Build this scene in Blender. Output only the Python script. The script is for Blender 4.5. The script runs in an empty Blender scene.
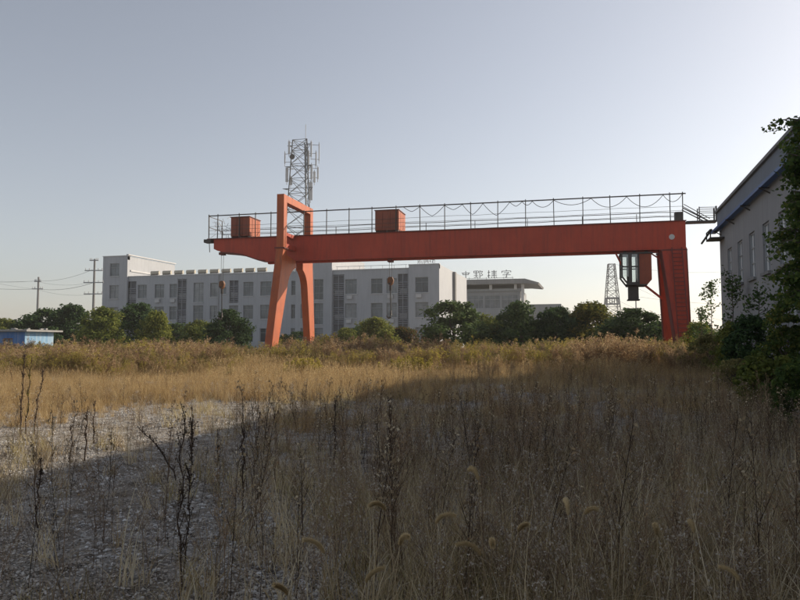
import bpy, bmesh, math, random
import numpy as np
from mathutils import Vector, Matrix

R = math.radians
rng = np.random.default_rng(7)
random.seed(7)
scene = bpy.context.scene
col = scene.collection

# ------------------------------------------------------------------ camera
YAW, PITCH, FPX, CAMH = R(15.5), R(3.68), 700.0, 1.65
cam_d = bpy.data.cameras.new('camera')
cam_d.sensor_width = 36.0
cam_d.lens = 36.0 * FPX / 800.0
cam_d.clip_start, cam_d.clip_end = 0.05, 8000
cam = bpy.data.objects.new('camera', cam_d)
cam.location = (0, 0, CAMH)
cam.rotation_euler = (math.pi / 2 + PITCH, 0, YAW)
col.objects.link(cam)
scene.camera = cam

# ------------------------------------------------------------------ light
SUN_AZ = R(46.0)       # clockwise from +Y
SUN_EL = R(25.9)
world = bpy.data.worlds.new('World')
scene.world = world
world.use_nodes = True
wn, wl = world.node_tree.nodes, world.node_tree.links
wn.clear()
sky = wn.new('ShaderNodeTexSky')
sky.sky_type = 'NISHITA'
sky.sun_disc = False
sky.sun_elevation = SUN_EL
sky.sun_rotation = SUN_AZ
sky.air_density = 1.0
sky.dust_density = 1.1
sky.ozone_density = 1.6
sky.altitude = 0
hsv = wn.new('ShaderNodeHueSaturation')
hsv.inputs['Saturation'].default_value = 0.53
bg = wn.new('ShaderNodeBackground')
bg.inputs['Strength'].default_value = 0.127
wo = wn.new('ShaderNodeOutputWorld')
wl.new(sky.outputs[0], hsv.inputs['Color'])
wb = wn.new('ShaderNodeMix'); wb.data_type = 'RGBA'; wb.blend_type = 'MULTIPLY'; wb.inputs[0].default_value = 1.0
wb.inputs[7].default_value = (1.035, 1.0, 0.98, 1)
wl.new(hsv.outputs[0], wb.inputs[6])
wl.new(wb.outputs[2], bg.inputs['Color'])
wl.new(bg.outputs[0], wo.inputs['Surface'])
sun_d = bpy.data.lights.new('sun', 'SUN')
sun_d.energy = 5.0
sun_d.angle = R(0.6)
sun_d.color = (1.0, 0.86, 0.68)
sun = bpy.data.objects.new('sun', sun_d)
to_sun = Vector((math.sin(SUN_AZ) * math.cos(SUN_EL), math.cos(SUN_AZ) * math.cos(SUN_EL), math.sin(SUN_EL)))
sun.rotation_euler = to_sun.to_track_quat('Z', 'Y').to_euler()
sun.location = (40, 60, 60)
col.objects.link(sun)
vs = scene.view_settings
vs.view_transform = 'Standard'
vs.look = 'None'
vs.exposure = 0.12
vs.gamma = 1.0
vs.use_curve_mapping = False
scene.cycles.max_bounces = 6
scene.cycles.diffuse_bounces = 3
scene.cycles.glossy_bounces = 2
scene.cycles.transmission_bounces = 4
scene.cycles.transparent_max_bounces = 6

# ------------------------------------------------------------------ survey helpers
SY, CY, SP, CP = math.sin(YAW), math.cos(YAW), math.sin(PITCH), math.cos(PITCH)
def at(px, d, z=0.0):
    """site point seen at column px, d metres ahead, z metres up"""
    zc = d * CP + (z - CAMH) * SP
    x = (px - 400.0) / FPX * zc
    return Vector((CY * x - SY * d, SY * x + CY * d, z))
def height(py, d):
    v = (300.0 - py) / FPX
    return (SP + v * CP) / (CP - v * SP) * d + CAMH
def gdist(py):
    v = (300.0 - py) / FPX
    return -CAMH * (CP - v * SP) / (SP + v * CP)

def vnoise(x, y, scale, seed=0):
    x = np.asarray(x, float) / scale + seed * 17.31
    y = np.asarray(y, float) / scale + seed * 9.17
    xi, yi = np.floor(x), np.floor(y)
    fx, fy = x - xi, y - yi
    fx, fy = fx * fx * (3 - 2 * fx), fy * fy * (3 - 2 * fy)
    def h(a, b):
        s = np.sin(a * 127.1 + b * 311.7 + seed * 3.7) * 43758.5453
        return s - np.floor(s)
    return (h(xi, yi) * (1 - fx) + h(xi + 1, yi) * fx) * (1 - fy) + (h(xi, yi + 1) * (1 - fx) + h(xi + 1, yi + 1) * fx) * fy
def ground_z(x, y):
    return (vnoise(x, y, 6.0, 1) - 0.5) * 0.16 + (vnoise(x, y, 1.7, 2) - 0.5) * 0.06

# ------------------------------------------------------------------ materials
def new_mat(name):
    m = bpy.data.materials.new(name)
    m.use_nodes = True
    nt = m.node_tree
    nt.nodes.clear()
    out = nt.nodes.new('ShaderNodeOutputMaterial')
    return m, nt, out
def ramp(nt, fac, stops):
    r = nt.nodes.new('ShaderNodeValToRGB')
    el = r.color_ramp.elements
    while len(el) < len(stops):
        el.new(0.5)
    for e, (p, c) in zip(el, stops):
        e.position = p
        e.color = (*c, 1)
    nt.links.new(fac, r.inputs[0])
    return r.outputs[0]
def noise(nt, scale, detail=4, rough=0.6, vec=None, dist=0.0):
    n = nt.nodes.new('ShaderNodeTexNoise')
    n.inputs['Scale'].default_value = scale
    n.inputs['Detail'].default_value = detail
    n.inputs['Roughness'].default_value = rough
    n.inputs['Distortion'].default_value = dist
    if vec is not None:
        nt.links.new(vec, n.inputs['Vector'])
    return n
def objco(nt, scale=(1, 1, 1)):
    t = nt.nodes.new('ShaderNodeTexCoord')
    m = nt.nodes.new('ShaderNodeMapping')
    m.inputs['Scale'].default_value = scale
    nt.links.new(t.outputs['Object'], m.inputs['Vector'])
    return m.outputs[0]
def mixc(nt, fac, a, b, mode='MIX'):
    m = nt.nodes.new('ShaderNodeMix')
    m.data_type = 'RGBA'
    m.blend_type = mode
    for s, v in ((m.inputs[0], fac), (m.inputs[6], a), (m.inputs[7], b)):
        if isinstance(v, (int, float)):
            s.default_value = v
        elif isinstance(v, tuple):
            s.default_value = (*v, 1)
        else:
            nt.links.new(v, s)
    return m.outputs[2]
def bump(nt, h, strength, dist=0.02):
    b = nt.nodes.new('ShaderNodeBump')
    b.inputs['Strength'].default_value = strength
    b.inputs['Distance'].default_value = dist
    nt.links.new(h, b.inputs['Height'])
    return b.outputs[0]
def principled(nt, out, color, rough=0.6, metal=0.0, normal=None, spec=0.4):
    p = nt.nodes.new('ShaderNodeBsdfPrincipled')
    if isinstance(color, tuple):
        p.inputs['Base Color'].default_value = (*color, 1)
    else:
        nt.links.new(color, p.inputs['Base Color'])
    if isinstance(rough, (int, float)):
        p.inputs['Roughness'].default_value = rough
    else:
        nt.links.new(rough, p.inputs['Roughness'])
    p.inputs['Metallic'].default_value = metal
    p.inputs['Specular IOR Level'].default_value = spec
    if normal is not None:
        nt.links.new(normal, p.inputs['Normal'])
    nt.links.new(p.outputs[0], out.inputs['Surface'])
    return p
def worn(name, c1, c2, rough=0.55, scale=1.2, streak=True, dirt=(0.05, 0.035, 0.03), amount=0.5, metal=0.0, bmp=0.15):
    """painted or plastered surface with blotches and vertical run-off streaks"""
    m, nt, out = new_mat(name)
    v = objco(nt)
    n1 = noise(nt, scale, 6, 0.65, v)
    c = ramp(nt, n1.outputs['Fac'], [(0.3, c1), (0.7, c2)])
    if streak:
        vs_ = objco(nt, (2.2, 2.2, 0.16))
        n2 = noise(nt, 1.6, 6, 0.7, vs_)
        f = ramp(nt, n2.outputs['Fac'], [(0.46, (0, 0, 0)), (0.72, (amount,) * 3)])
        c = mixc(nt, f, c, dirt)
    n3 = noise(nt, 14, 5, 0.7, v)
    f3 = ramp(nt, n3.outputs['Fac'], [(0.58, (0, 0, 0)), (0.75, (amount * 0.7,) * 3)])
    c = mixc(nt, f3, c, dirt)
    principled(nt, out, c, rough, metal, bump(nt, n3.outputs['Fac'], bmp))
    return m
def foliage(name, stops, trans=0.35, rough=0.6, nscale=0.9, spec=0.2, isl=0.6):
    """leaf or stem: colour differs by plant and by clump, some light passes through"""
    m, nt, out = new_mat(name)
    oi = nt.nodes.new('ShaderNodeObjectInfo')
    geo = nt.nodes.new('ShaderNodeNewGeometry')
    n = noise(nt, nscale, 3, 0.6, geo.outputs['Position'])
    ad = nt.nodes.new('ShaderNodeMath'); ad.operation = 'MULTIPLY_ADD'
    nt.links.new(oi.outputs['Random'], ad.inputs[0]); ad.inputs[1].default_value = 0.45
    sc = nt.nodes.new('ShaderNodeMath'); sc.operation = 'MULTIPLY'
    nt.links.new(n.outputs['Fac'], sc.inputs[0]); sc.inputs[1].default_value = 0.55
    nt.links.new(sc.outputs[0], ad.inputs[2])
    a2 = nt.nodes.new('ShaderNodeMath'); a2.operation = 'MULTIPLY_ADD'
    nt.links.new(geo.outputs['Random Per Island'], a2.inputs[0]); a2.inputs[1].default_value = isl
    nt.links.new(ad.outputs[0], a2.inputs[2])
    a3 = nt.nodes.new('ShaderNodeMath'); a3.operation = 'SUBTRACT'
    nt.links.new(a2.outputs[0], a3.inputs[0]); a3.inputs[1].default_value = isl / 2
    c = ramp(nt, a3.outputs[0], stops)
    d = nt.nodes.new('ShaderNodeBsdfPrincipled')
    d.inputs['Roughness'].default_value = rough
    d.inputs['Specular IOR Level'].default_value = spec
    nt.links.new(c, d.inputs['Base Color'])
    t = nt.nodes.new('ShaderNodeBsdfTranslucent')
    nt.links.new(c, t.inputs['Color'])
    mx = nt.nodes.new('ShaderNodeMixShader')
    mx.inputs[0].default_value = trans
    nt.links.new(d.outputs[0], mx.inputs[1])
    nt.links.new(t.outputs[0], mx.inputs[2])
    nt.links.new(mx.outputs[0], out.inputs['Surface'])
    return m
def plain(name, c, rough=0.6, metal=0.0, spec=0.4):
    m, nt, out = new_mat(name)
    v = objco(nt)
    n = noise(nt, 3.0, 5, 0.65, v)
    cc = ramp(nt, n.outputs['Fac'], [(0.25, tuple(x * 0.82 for x in c)), (0.75, tuple(min(1, x * 1.12) for x in c))])
    principled(nt, out, cc, rough, metal, None, spec)
    return m

M = {}
M['orange'] = worn('orange_paint', (0.39, 0.078, 0.018), (0.47, 0.108, 0.026), 0.55, 0.8, True, (0.15, 0.06, 0.04), 0.6)
M['red'] = worn('red_girder_paint', (0.370, 0.042, 0.020), (0.470, 0.062, 0.028), 0.6, 0.5, True, (0.13, 0.030, 0.024), 0.5)
M['red_dark'] = worn('dark_red_paint', (0.12, 0.024, 0.02), (0.18, 0.034, 0.024), 0.6, 1.2, True, (0.06, 0.03, 0.025), 0.5)
M['brown_box'] = worn('rusted_red_brown_sheet', (0.22, 0.05, 0.028), (0.30, 0.075, 0.036), 0.6, 1.0, True, (0.10, 0.04, 0.03), 0.55)
M['steel_dark'] = worn('weathered_dark_steel', (0.045, 0.04, 0.038), (0.075, 0.065, 0.06), 0.6, 2.0, False)
M['galv'] = plain('galvanised_steel', (0.30, 0.31, 0.32), 0.5, 0.4)
M['galv_pale'] = plain('pale_antenna_plastic', (0.50, 0.51, 0.52), 0.5)
M['mast'] = plain('mast_steel', (0.09, 0.095, 0.105), 0.55, 0.3)
M['cable'] = plain('black_cable', (0.03, 0.03, 0.03), 0.6)
M['wire'] = plain('aluminium_wire', (0.22, 0.22, 0.23), 0.5, 0.3)
M['rust'] = worn('rust', (0.16, 0.075, 0.04), (0.24, 0.11, 0.05), 0.8, 3.0, False)
M['yellow'] = worn('orange_yellow_block_paint', (0.12, 0.05, 0.025), (0.24, 0.10, 0.035), 0.6, 3.0, False)
M['wall'] = worn('pale_wall_tile', (0.37, 0.385, 0.41), (0.42, 0.435, 0.455), 0.7, 0.25, True, (0.22, 0.22, 0.23), 0.35, bmp=0.05)
M['workshop'] = worn('grey_workshop_render', (0.265, 0.268, 0.28), (0.325, 0.328, 0.34), 0.85, 0.35, True, (0.20, 0.19, 0.18), 0.4)
M['fascia'] = worn('parapet_render', (0.17, 0.195, 0.235), (0.22, 0.245, 0.285), 0.8, 0.5, True, (0.18, 0.18, 0.2), 0.4)
M['concrete'] = worn('grey_concrete', (0.20, 0.20, 0.20), (0.28, 0.275, 0.27), 0.85, 0.5, True, (0.12, 0.12, 0.12), 0.4)
M['greyclad'] = worn('grey_cladding', (0.23, 0.245, 0.26), (0.29, 0.305, 0.32), 0.6, 0.3, True, (0.15, 0.15, 0.15), 0.25)
M['white'] = worn('white_paint', (0.46, 0.465, 0.47), (0.54, 0.54, 0.54), 0.6, 0.8, True, (0.4, 0.4, 0.4), 0.25)
M['frame'] = plain('window_frame_grey', (0.30, 0.315, 0.33), 0.5)
M['louvre'] = plain('grey_louvre_slat', (0.30, 0.31, 0.33), 0.6)
M['louvre_back'] = plain('dark_louvre_recess', (0.15, 0.155, 0.17), 0.8)
M['blue'] = worn('blue_hut_paint', (0.04, 0.13, 0.36), (0.07, 0.19, 0.46), 0.7, 1.4, True, (0.30, 0.36, 0.42), 0.5)
M['bluepale'] = worn('faded_sunlit_blue_hut_paint', (0.10, 0.25, 0.45), (0.26, 0.42, 0.55), 0.75, 1.0, True, (0.50, 0.56, 0.58), 0.6)  # faded blue, with the sunlight on the end wall painted in as paler colour
M['bluegutter'] = worn('blue_gutter_paint', (0.035, 0.09, 0.26), (0.055, 0.13, 0.33), 0.5, 1.0, True, (0.05, 0.06, 0.08), 0.4)
M['bluesheet'] = plain('blue_sheet', (0.05, 0.13, 0.28), 0.6)
M['slab'] = worn('weathered_roof_slab', (0.24, 0.24, 0.24), (0.34, 0.335, 0.32), 0.85, 1.0, False)
M['bark'] = worn('bark', (0.085, 0.065, 0.05), (0.14, 0.115, 0.09), 0.9, 4.0, False)
M['bark_pale'] = worn('pale_bark', (0.19, 0.18, 0.165), (0.28, 0.265, 0.24), 0.9, 4.0, False)
M['tank'] = plain('beige_tank', (0.46, 0.42, 0.34), 0.45)
M['tubes'] = plain('dark_collector_tubes', (0.03, 0.035, 0.05), 0.25)

def glass_mat(name, base, rough, spec):
    m, nt, out = new_mat(name)
    v = objco(nt)
    n = noise(nt, 0.7, 3, 0.5, v)
    c = ramp(nt, n.outputs['Fac'], [(0.35, tuple(x * 0.6 for x in base)), (0.65, base)])
    principled(nt, out, c, rough, 0.0, bump(nt, n.outputs['Fac'], 0.03), spec)
    return m
M['glass'] = glass_mat('window_glass', (0.17, 0.19, 0.21), 0.15, 0.5)
M['glass_curtain'] = glass_mat('curtained_window_glass', (0.27, 0.285, 0.30), 0.2, 0.5)
M['glass_dark'] = glass_mat('dark_window_glass', (0.09, 0.10, 0.115), 0.1, 0.5)
M['glass_bright'] = glass_mat('near_white_glass', (0.86, 0.88, 0.89), 0.18, 0.8)  # near-white base colour with only slight variation
for n_ in M['glass_bright'].node_tree.nodes:
    if n_.type == 'VALTORGB':
        n_.color_ramp.elements[0].color = (0.78, 0.80, 0.82, 1)
m_, nt_, out_ = new_mat('cab_glass')
g_ = nt_.nodes.new('ShaderNodeBsdfGlossy'); g_.inputs['Roughness'].default_value = 0.05
t_ = nt_.nodes.new('ShaderNodeBsdfTransparent'); t_.inputs['Color'].default_value = (0.93, 0.95, 0.94, 1)
x_ = nt_.nodes.new('ShaderNodeMixShader'); x_.inputs[0].default_value = 0.12
nt_.links.new(t_.outputs[0], x_.inputs[1]); nt_.links.new(g_.outputs[0], x_.inputs[2]); nt_.links.new(x_.outputs[0], out_.inputs['Surface'])
M['cabglass'] = m_

# ground: pale dust, gravel, dead litter
m_, nt_, out_ = new_mat('dry_field_ground')
v_ = objco(nt_)
na = noise(nt_, 0.22, 6, 0.65, v_, 0.6)
nb = noise(nt_, 3.2, 8, 0.72, v_)
nc = noise(nt_, 26, 6, 0.75, v_)
base = ramp(nt_, na.outputs['Fac'], [(0.34, (0.36, 0.32, 0.27)), (0.50, (0.50, 0.47, 0.425)), (0.66, (0.60, 0.58, 0.545))])
lit = ramp(nt_, nb.outputs['Fac'], [(0.44, (0, 0, 0)), (0.60, (0.85, 0.85, 0.85))])
c_ = mixc(nt_, lit, base, (0.15, 0.115, 0.08))
peb = ramp(nt_, nc.outputs['Fac'], [(0.40, (0.35, 0.35, 0.35)), (0.60, (1.25, 1.25, 1.25))])
c_ = mixc(nt_, 0.75, c_, peb, 'MULTIPLY')
principled(nt_, out_, c_, 0.95, 0, bump(nt_, nc.outputs['Fac'], 0.9, 0.05), 0.1)
M['ground'] = m_

M['gold'] = foliage('dry_golden_grass', [(0.12, (0.20, 0.125, 0.055)), (0.5, (0.50, 0.35, 0.165)), (0.88, (0.72, 0.58, 0.34))], 0.5, 0.7, 0.25)
M['tan'] = foliage('grey_tan_grass', [(0.12, (0.18, 0.125, 0.07)), (0.5, (0.46, 0.36, 0.225)), (0.88, (0.74, 0.64, 0.46))], 0.45, 0.8, 0.4)
M['redweed'] = foliage('red_brown_weed', [(0.12, (0.15, 0.09, 0.052)), (0.5, (0.38, 0.255, 0.145)), (0.88, (0.60, 0.46, 0.27))], 0.35, 0.8, 0.3)
M['deadstem'] = foliage('dead_stem', [(0.12, (0.09, 0.06, 0.042)), (0.5, (0.27, 0.19, 0.125)), (0.88, (0.48, 0.36, 0.24))], 0.10, 0.9, 0.5)
M['darkstem'] = foliage('dark_dead_stalk', [(0.15, (0.040, 0.028, 0.022)), (0.5, (0.075, 0.052, 0.040)), (0.85, (0.12, 0.085, 0.06))], 0.08, 0.9, 0.5)
M['straw'] = foliage('olive_straw_grass', [(0.12, (0.18, 0.145, 0.06)), (0.5, (0.46, 0.38, 0.18)), (0.88, (0.72, 0.62, 0.37))], 0.45, 0.8, 0.4)
M['palestraw'] = foliage('pale_bent_straw', [(0.12, (0.34, 0.25, 0.13)), (0.5, (0.58, 0.47, 0.29)), (0.88, (0.80, 0.71, 0.52))], 0.4, 0.8, 0.4)
M['fluff'] = foliage('pale_seed_fluff', [(0.12, (0.30, 0.24, 0.18)), (0.5, (0.48, 0.42, 0.34)), (0.88, (0.64, 0.59, 0.51))], 0.35, 0.9, 0.5)
M['litter'] = foliage('pale_dry_litter', [(0.15, (0.20, 0.155, 0.11)), (0.5, (0.46, 0.41, 0.35)), (0.85, (0.68, 0.65, 0.60))], 0.15, 0.9, 0.7)
M['stone'] = foliage('pale_crumbled_stone', [(0.12, (0.14, 0.125, 0.11)), (0.5, (0.46, 0.445, 0.425)), (0.88, (0.80, 0.79, 0.77))], 0.0, 0.95, 0.7)
M['foxtail'] = foliage('foxtail_head', [(0.15, (0.52, 0.40, 0.22)), (0.5, (0.66, 0.53, 0.31)), (0.85, (0.78, 0.66, 0.43))], 0.5, 0.8, 2.0)
M['goldenrod'] = foliage('yellow_green_weed', [(0.15, (0.24, 0.21, 0.045)), (0.5, (0.37, 0.315, 0.065)), (0.85, (0.50, 0.41, 0.10))], 0.45, 0.7, 0.8)
M['olive'] = foliage('olive_feathery_weed', [(0.15, (0.144, 0.138, 0.048)), (0.5, (0.24, 0.216, 0.078)), (0.85, (0.36, 0.3, 0.12))], 0.40, 0.7, 0.8)
M['leaf_dark'] = foliage('dark_evergreen_leaf', [(0.15, (0.0328, 0.0626, 0.0239)), (0.5, (0.0626, 0.1074, 0.0358)), (0.85, (0.1119, 0.1641, 0.0507))], 0.28, 0.75, 0.7, 0.12)
M['leaf_olive'] = foliage('olive_leaf', [(0.15, (0.0826, 0.1126, 0.027)), (0.5, (0.1424, 0.1726, 0.039)), (0.85, (0.24, 0.2476, 0.0526))], 0.38, 0.75, 0.7, 0.12)
M['leaf_yellow'] = foliage('yellowing_leaf', [(0.15, (0.06, 0.078, 0.02)), (0.5, (0.115, 0.13, 0.03)), (0.85, (0.27, 0.235, 0.045))], 0.41, 0.75, 0.6, 0.12)
M['leaf_red'] = foliage('reddening_leaf', [(0.15, (0.06, 0.07, 0.02)), (0.5, (0.10, 0.10, 0.03)), (0.85, (0.28, 0.10, 0.05))], 0.41, 0.75, 0.6, 0.12)
M['leaf_near'] = foliage('broad_tree_leaf', [(0.15, (0.0607, 0.1013, 0.0284)), (0.5, (0.1215, 0.1782, 0.0446)), (0.85, (0.3038, 0.2633, 0.0607))], 0.46, 0.75, 1.2, 0.12)

# ------------------------------------------------------------------ mesh helpers
class MB:
    def __init__(s):
        s.v, s.f, s.n = [], [], 0
    def add(s, v, f):
        s.v.extend([tuple(p) for p in v])
        s.f.extend([tuple(i + s.n for i in q) for q in f])
        s.n += len(v)
        return s
    def box(s, x0, x1, y0, y1, z0, z1):
        v = [(x0, y0, z0), (x1, y0, z0), (x1, y1, z0), (x0, y1, z0), (x0, y0, z1), (x1, y0, z1), (x1, y1, z1), (x0, y1, z1)]
        return s.add(v, [(0, 3, 2, 1), (4, 5, 6, 7), (0, 1, 5, 4), (1, 2, 6, 5), (2, 3, 7, 6), (3, 0, 4, 7)])
    def tube(s, pts, rad, n=6, cap=True):
        pts = [Vector(p) for p in pts]
        k = len(pts)
        if not hasattr(rad, '__len__'):
            rad = [rad] * k
        vv, ff = [], []
        for i, p in enumerate(pts):
            d = (pts[min(i + 1, k - 1)] - pts[max(i - 1, 0)]).normalized()
            a = d.cross(Vector((0, 0, 1)) if abs(d.z) < 0.9 else Vector((1, 0, 0))).normalized()
            b = d.cross(a)
            for j in range(n):
                t = 2 * math.pi * (j + 0.5) / n
                vv.append(p + (a * math.cos(t) + b * math.sin(t)) * rad[i])
        for i in range(k - 1):
            for j in range(n):
                j2 = (j + 1) % n
                ff.append((i * n + j, i * n + j2, (i + 1) * n + j2, (i + 1) * n + j))
        if cap and n > 2:
            ff.append(tuple(range(n - 1, -1, -1)))
            ff.append(tuple(range((k - 1) * n, k * n)))
        return s.add(vv, ff)
    def bar(s, a, b, w, h=None):
        """square bar between two points"""
        h = h or w
        a, b = Vector(a), Vector(b)
        d = (b - a).normalized()
        u = d.cross(Vector((0, 0, 1)) if abs(d.z) < 0.95 else Vector((0, 1, 0))).normalized()
        w2 = u.cross(d).normalized()
        vv = []
        for p in (a, b):
            for (i, j) in ((-1, -1), (1, -1), (1, 1), (-1, 1)):
                vv.append(p + u * (i * w / 2) + w2 * (j * h / 2))
        return s.add(vv, [(3, 2, 1, 0), (4, 5, 6, 7), (0, 1, 5, 4), (1, 2, 6, 5), (2, 3, 7, 6), (3, 0, 4, 7)])
    def prism(s, poly, axis, a, b):
        """poly extruded along axis ('x' : poly is (y,z); 'y' : poly is (x,z); 'z' : poly is (x,y))"""
        n = len(poly)
        def mk(p, t):
            return {'x': (t, p[0], p[1]), 'y': (p[0], t, p[1]), 'z': (p[0], p[1], t)}[axis]
        vv = [mk(p, a) for p in poly] + [mk(p, b) for p in poly]
        ff = [tuple(range(n)), tuple(range(2 * n - 1, n - 1, -1))]
        for i in range(n):
            j = (i + 1) % n
            ff.append((i, i + n, j + n, j))
        return s.add(vv, ff)
    def mesh(s, name, mats, smooth=False, bevel=0.0):
        me = bpy.data.meshes.new(name)
        me.from_pydata(s.v, [], s.f)
        for m in (mats if isinstance(mats, (list, tuple)) else [mats]):
            me.materials.append(m)
        bm = bmesh.new(); bm.from_mesh(me)
        bmesh.ops.recalc_face_normals(bm, faces=bm.faces)
        if bevel:
            bmesh.ops.bevel(bm, geom=list(bm.edges), offset=bevel, segments=1, affect='EDGES', clamp_overlap=True)
        bm.to_mesh(me); bm.free()
        if smooth:
            me.polygons.foreach_set('use_smooth', [True] * len(me.polygons))
        return me
    def build(s, name, mats, parent=None, smooth=False, bevel=0.0):
        return link(name, s.mesh(name, mats, smooth, bevel), parent)

def link(name, data, parent=None):
    o = bpy.data.objects.new(name, data)
    col.objects.link(o)
    if parent is not None:
        o.parent = parent
    return o
def tag(o, label=None, cat=None, group=None, kind=None):
    if label: o['label'] = label
    if cat: o['category'] = cat
    if group: o['group'] = group
    if kind: o['kind'] = kind
    return o
def thing(name, label, cat, loc=(0, 0, 0), rz=0.0, group=None):
    o = link(name, None)
    o.location = loc
    o.rotation_euler = (0, 0, rz)
    return tag(o, label, cat, group)
def fast_mesh(name, verts, faces, mats, mi=None, smooth=False):
    """verts (N,3), faces (F,k) arrays -> mesh"""
    verts = np.asarray(verts, np.float32); faces = np.asarray(faces, np.int32)
    me = bpy.data.meshes.new(name)
    k = faces.shape[1]
    me.vertices.add(len(verts)); me.vertices.foreach_set('co', verts.ravel())
    me.loops.add(faces.size); me.loops.foreach_set('vertex_index', faces.ravel())
    me.polygons.add(len(faces))
    me.polygons.foreach_set('loop_start', np.arange(0, faces.size, k, dtype=np.int32))
    for m in mats:
        me.materials.append(m)
    if mi is not None:
        me.polygons.foreach_set('material_index', np.asarray(mi, np.int32))
    if smooth:
        me.polygons.foreach_set('use_smooth', np.ones(len(faces), bool))
    me.update(calc_edges=True)
    return me

# ================================================================== GROUND
xs = np.concatenate([[-1500, -900, -500, -250, -120], np.linspace(-70, 40, 150), [90, 200, 500, 900, 1500]])
ys = np.concatenate([[-1500, -700, -200, -50], np.linspace(-10, 75, 130), [100, 160, 300, 700, 1100, 1500]])
gx, gy = np.meshgrid(xs, ys)
inner = np.clip(np.minimum(np.minimum(gx + 70, 40 - gx), np.minimum(gy + 10, 75 - gy)) / 8, 0, 1)
gz = ground_z(gx, gy) * inner
nxg = len(xs)
ii, jj = np.meshgrid(np.arange(nxg - 1), np.arange(len(ys) - 1))
q = (jj * nxg + ii).ravel()
gf = np.stack([q, q + 1, q + nxg + 1, q + nxg], 1)
gme = fast_mesh('ground', np.stack([gx.ravel(), gy.ravel(), gz.ravel()], 1), gf, [M['ground']], smooth=True)
tag(link('ground', gme), kind='structure')

# ================================================================== BUILDINGS
def wall_mesh(x0, x1, z0, z1, y, openings, depth):
    """wall facing -Y with real openings (list of x0,x1,z0,z1) and their reveals"""
    mb = MB()
    X = sorted(set([x0, x1] + [v for o in openings for v in o[:2]]))
    Z = sorted(set([z0, z1] + [v for o in openings for v in o[2:4]]))
    for i in range(len(X) - 1):
        for j in range(len(Z) - 1):
            cx, cz = (X[i] + X[i + 1]) / 2, (Z[j] + Z[j + 1]) / 2
            if any(o[0] < cx < o[1] and o[2] < cz < o[3] for o in openings):
                continue
            mb.add([(X[i], y, Z[j]), (X[i + 1], y, Z[j]), (X[i + 1], y, Z[j + 1]), (X[i], y, Z[j + 1])], [(0, 1, 2, 3)])
    for (a, b, c, d) in openings:
        for p, q_ in (((a, c), (b, c)), ((b, c), (b, d)), ((b, d), (a, d)), ((a, d), (a, c))):
            mb.add([(p[0], y, p[1]), (q_[0], y, q_[1]), (q_[0], y + depth, q_[1]), (p[0], y + depth, p[1])], [(0, 1, 2, 3)])
    return mb
def window_unit(parent, a, b, c, d, y, nv, nh, fm, gm, fw=0.07):
    """frame with nv columns and nh rows of panes, set back in the opening"""
    f = MB()
    f.box(a, a + fw, y - 0.05, y + 0.05, c, d); f.box(b - fw, b, y - 0.05, y + 0.05, c, d)
    f.box(a + fw, b - fw, y - 0.05, y + 0.05, c, c + fw); f.box(a + fw, b - fw, y - 0.05, y + 0.05, d - fw, d)
    for i in range(1, nv):
        x = a + (b - a) * i / nv
        f.box(x - fw * 0.4, x + fw * 0.4, y - 0.045, y + 0.045, c + fw, d - fw)
    for i in range(1, nh):
        z = c + (d - c) * (i / nh if nh > 2 else 0.68)
        f.box(a + fw, b - fw, y - 0.04, y + 0.04, z - fw * 0.4, z + fw * 0.4)
    w = f.build('window', fm, parent)
    MB().box(a, b, y + 0.012, y + 0.03, c, d).build('pane', gm, w)
    return w

# ---- long white office block behind the trees
BC = at(440, 100.0)
bld = thing('office_block', 'long pale three storey office block with rows of windows behind the trees', 'building', (BC.x, BC.y, 0))
def bs(px):
    u = (px - 400) / FPX
    return -((5.71 - 100 * u) / (CY + SY * u))
XL = bs(103); XT1 = bs(127.5); XC0, XC1 = bs(296), bs(332.5); XR0 = bs(409.5)
rows = [(9.2, 11.4), (5.65, 7.8), (2.1, 4.2)]
op = []
def opening(p0, p1, z0, z1, kind='w', nv=2, nh=2):
    op.append((bs(p0), bs(p1), z0, z1, kind, nv, nh))
for (z0, z1) in rows + [(12.9, 15.0)]:
    opening(110, 119.3, z0, z1)
for (z0, z1) in rows:
    for p0, p1 in ((137, 146), (154, 163.5), (169, 176.4), (243, 253), (260, 271), (291, 295.6), (345, 356.7), (371, 382.5), (386.5, 397), (416, 429)):
        opening(p0, p1, z0, z1)
    opening(301.5, 311, z0, z1)
opening(193, 203, 8.4, 11.5, 'w', 2, 3); opening(193, 203, 4.7, 7.9, 'w', 2, 3); opening(193, 203, 2.1, 4.2)
opening(314.7, 324, 8.4, 11.5, 'w', 2, 3); opening(314.7, 324, 4.7, 7.9, 'w', 2, 3); opening(314.7, 324, 2.1, 4.2)
for (z0, z1) in rows:
    opening(209.7, 217.2, z0, z1)
opening(221.7, 225.8, 9.6, 10.7, 'w', 1, 1)
opening(229, 238, 8.2, 11.7, 'l'); opening(229, 238, 5.4, 7.8); opening(229, 238, 2.1, 4.2)
opening(124.8, 135.6, 1.0, 12.0, 'l'); opening(177, 186, 1.0, 12.4, 'l'); opening(331.5 + 1.6, 344, 1.0, 12.2, 'l'); opening(398, 408, 1.0, 12.0, 'l')
ZR, ZT, ZC, ZE = 12.75, 16.15, 15.6, 13.2
segs = [(XL, XT1, ZT), (XT1, XC0, ZR), (XC0, XC1, ZC), (XC1, XR0, ZR), (XR0, 0.0, ZE)]
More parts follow.
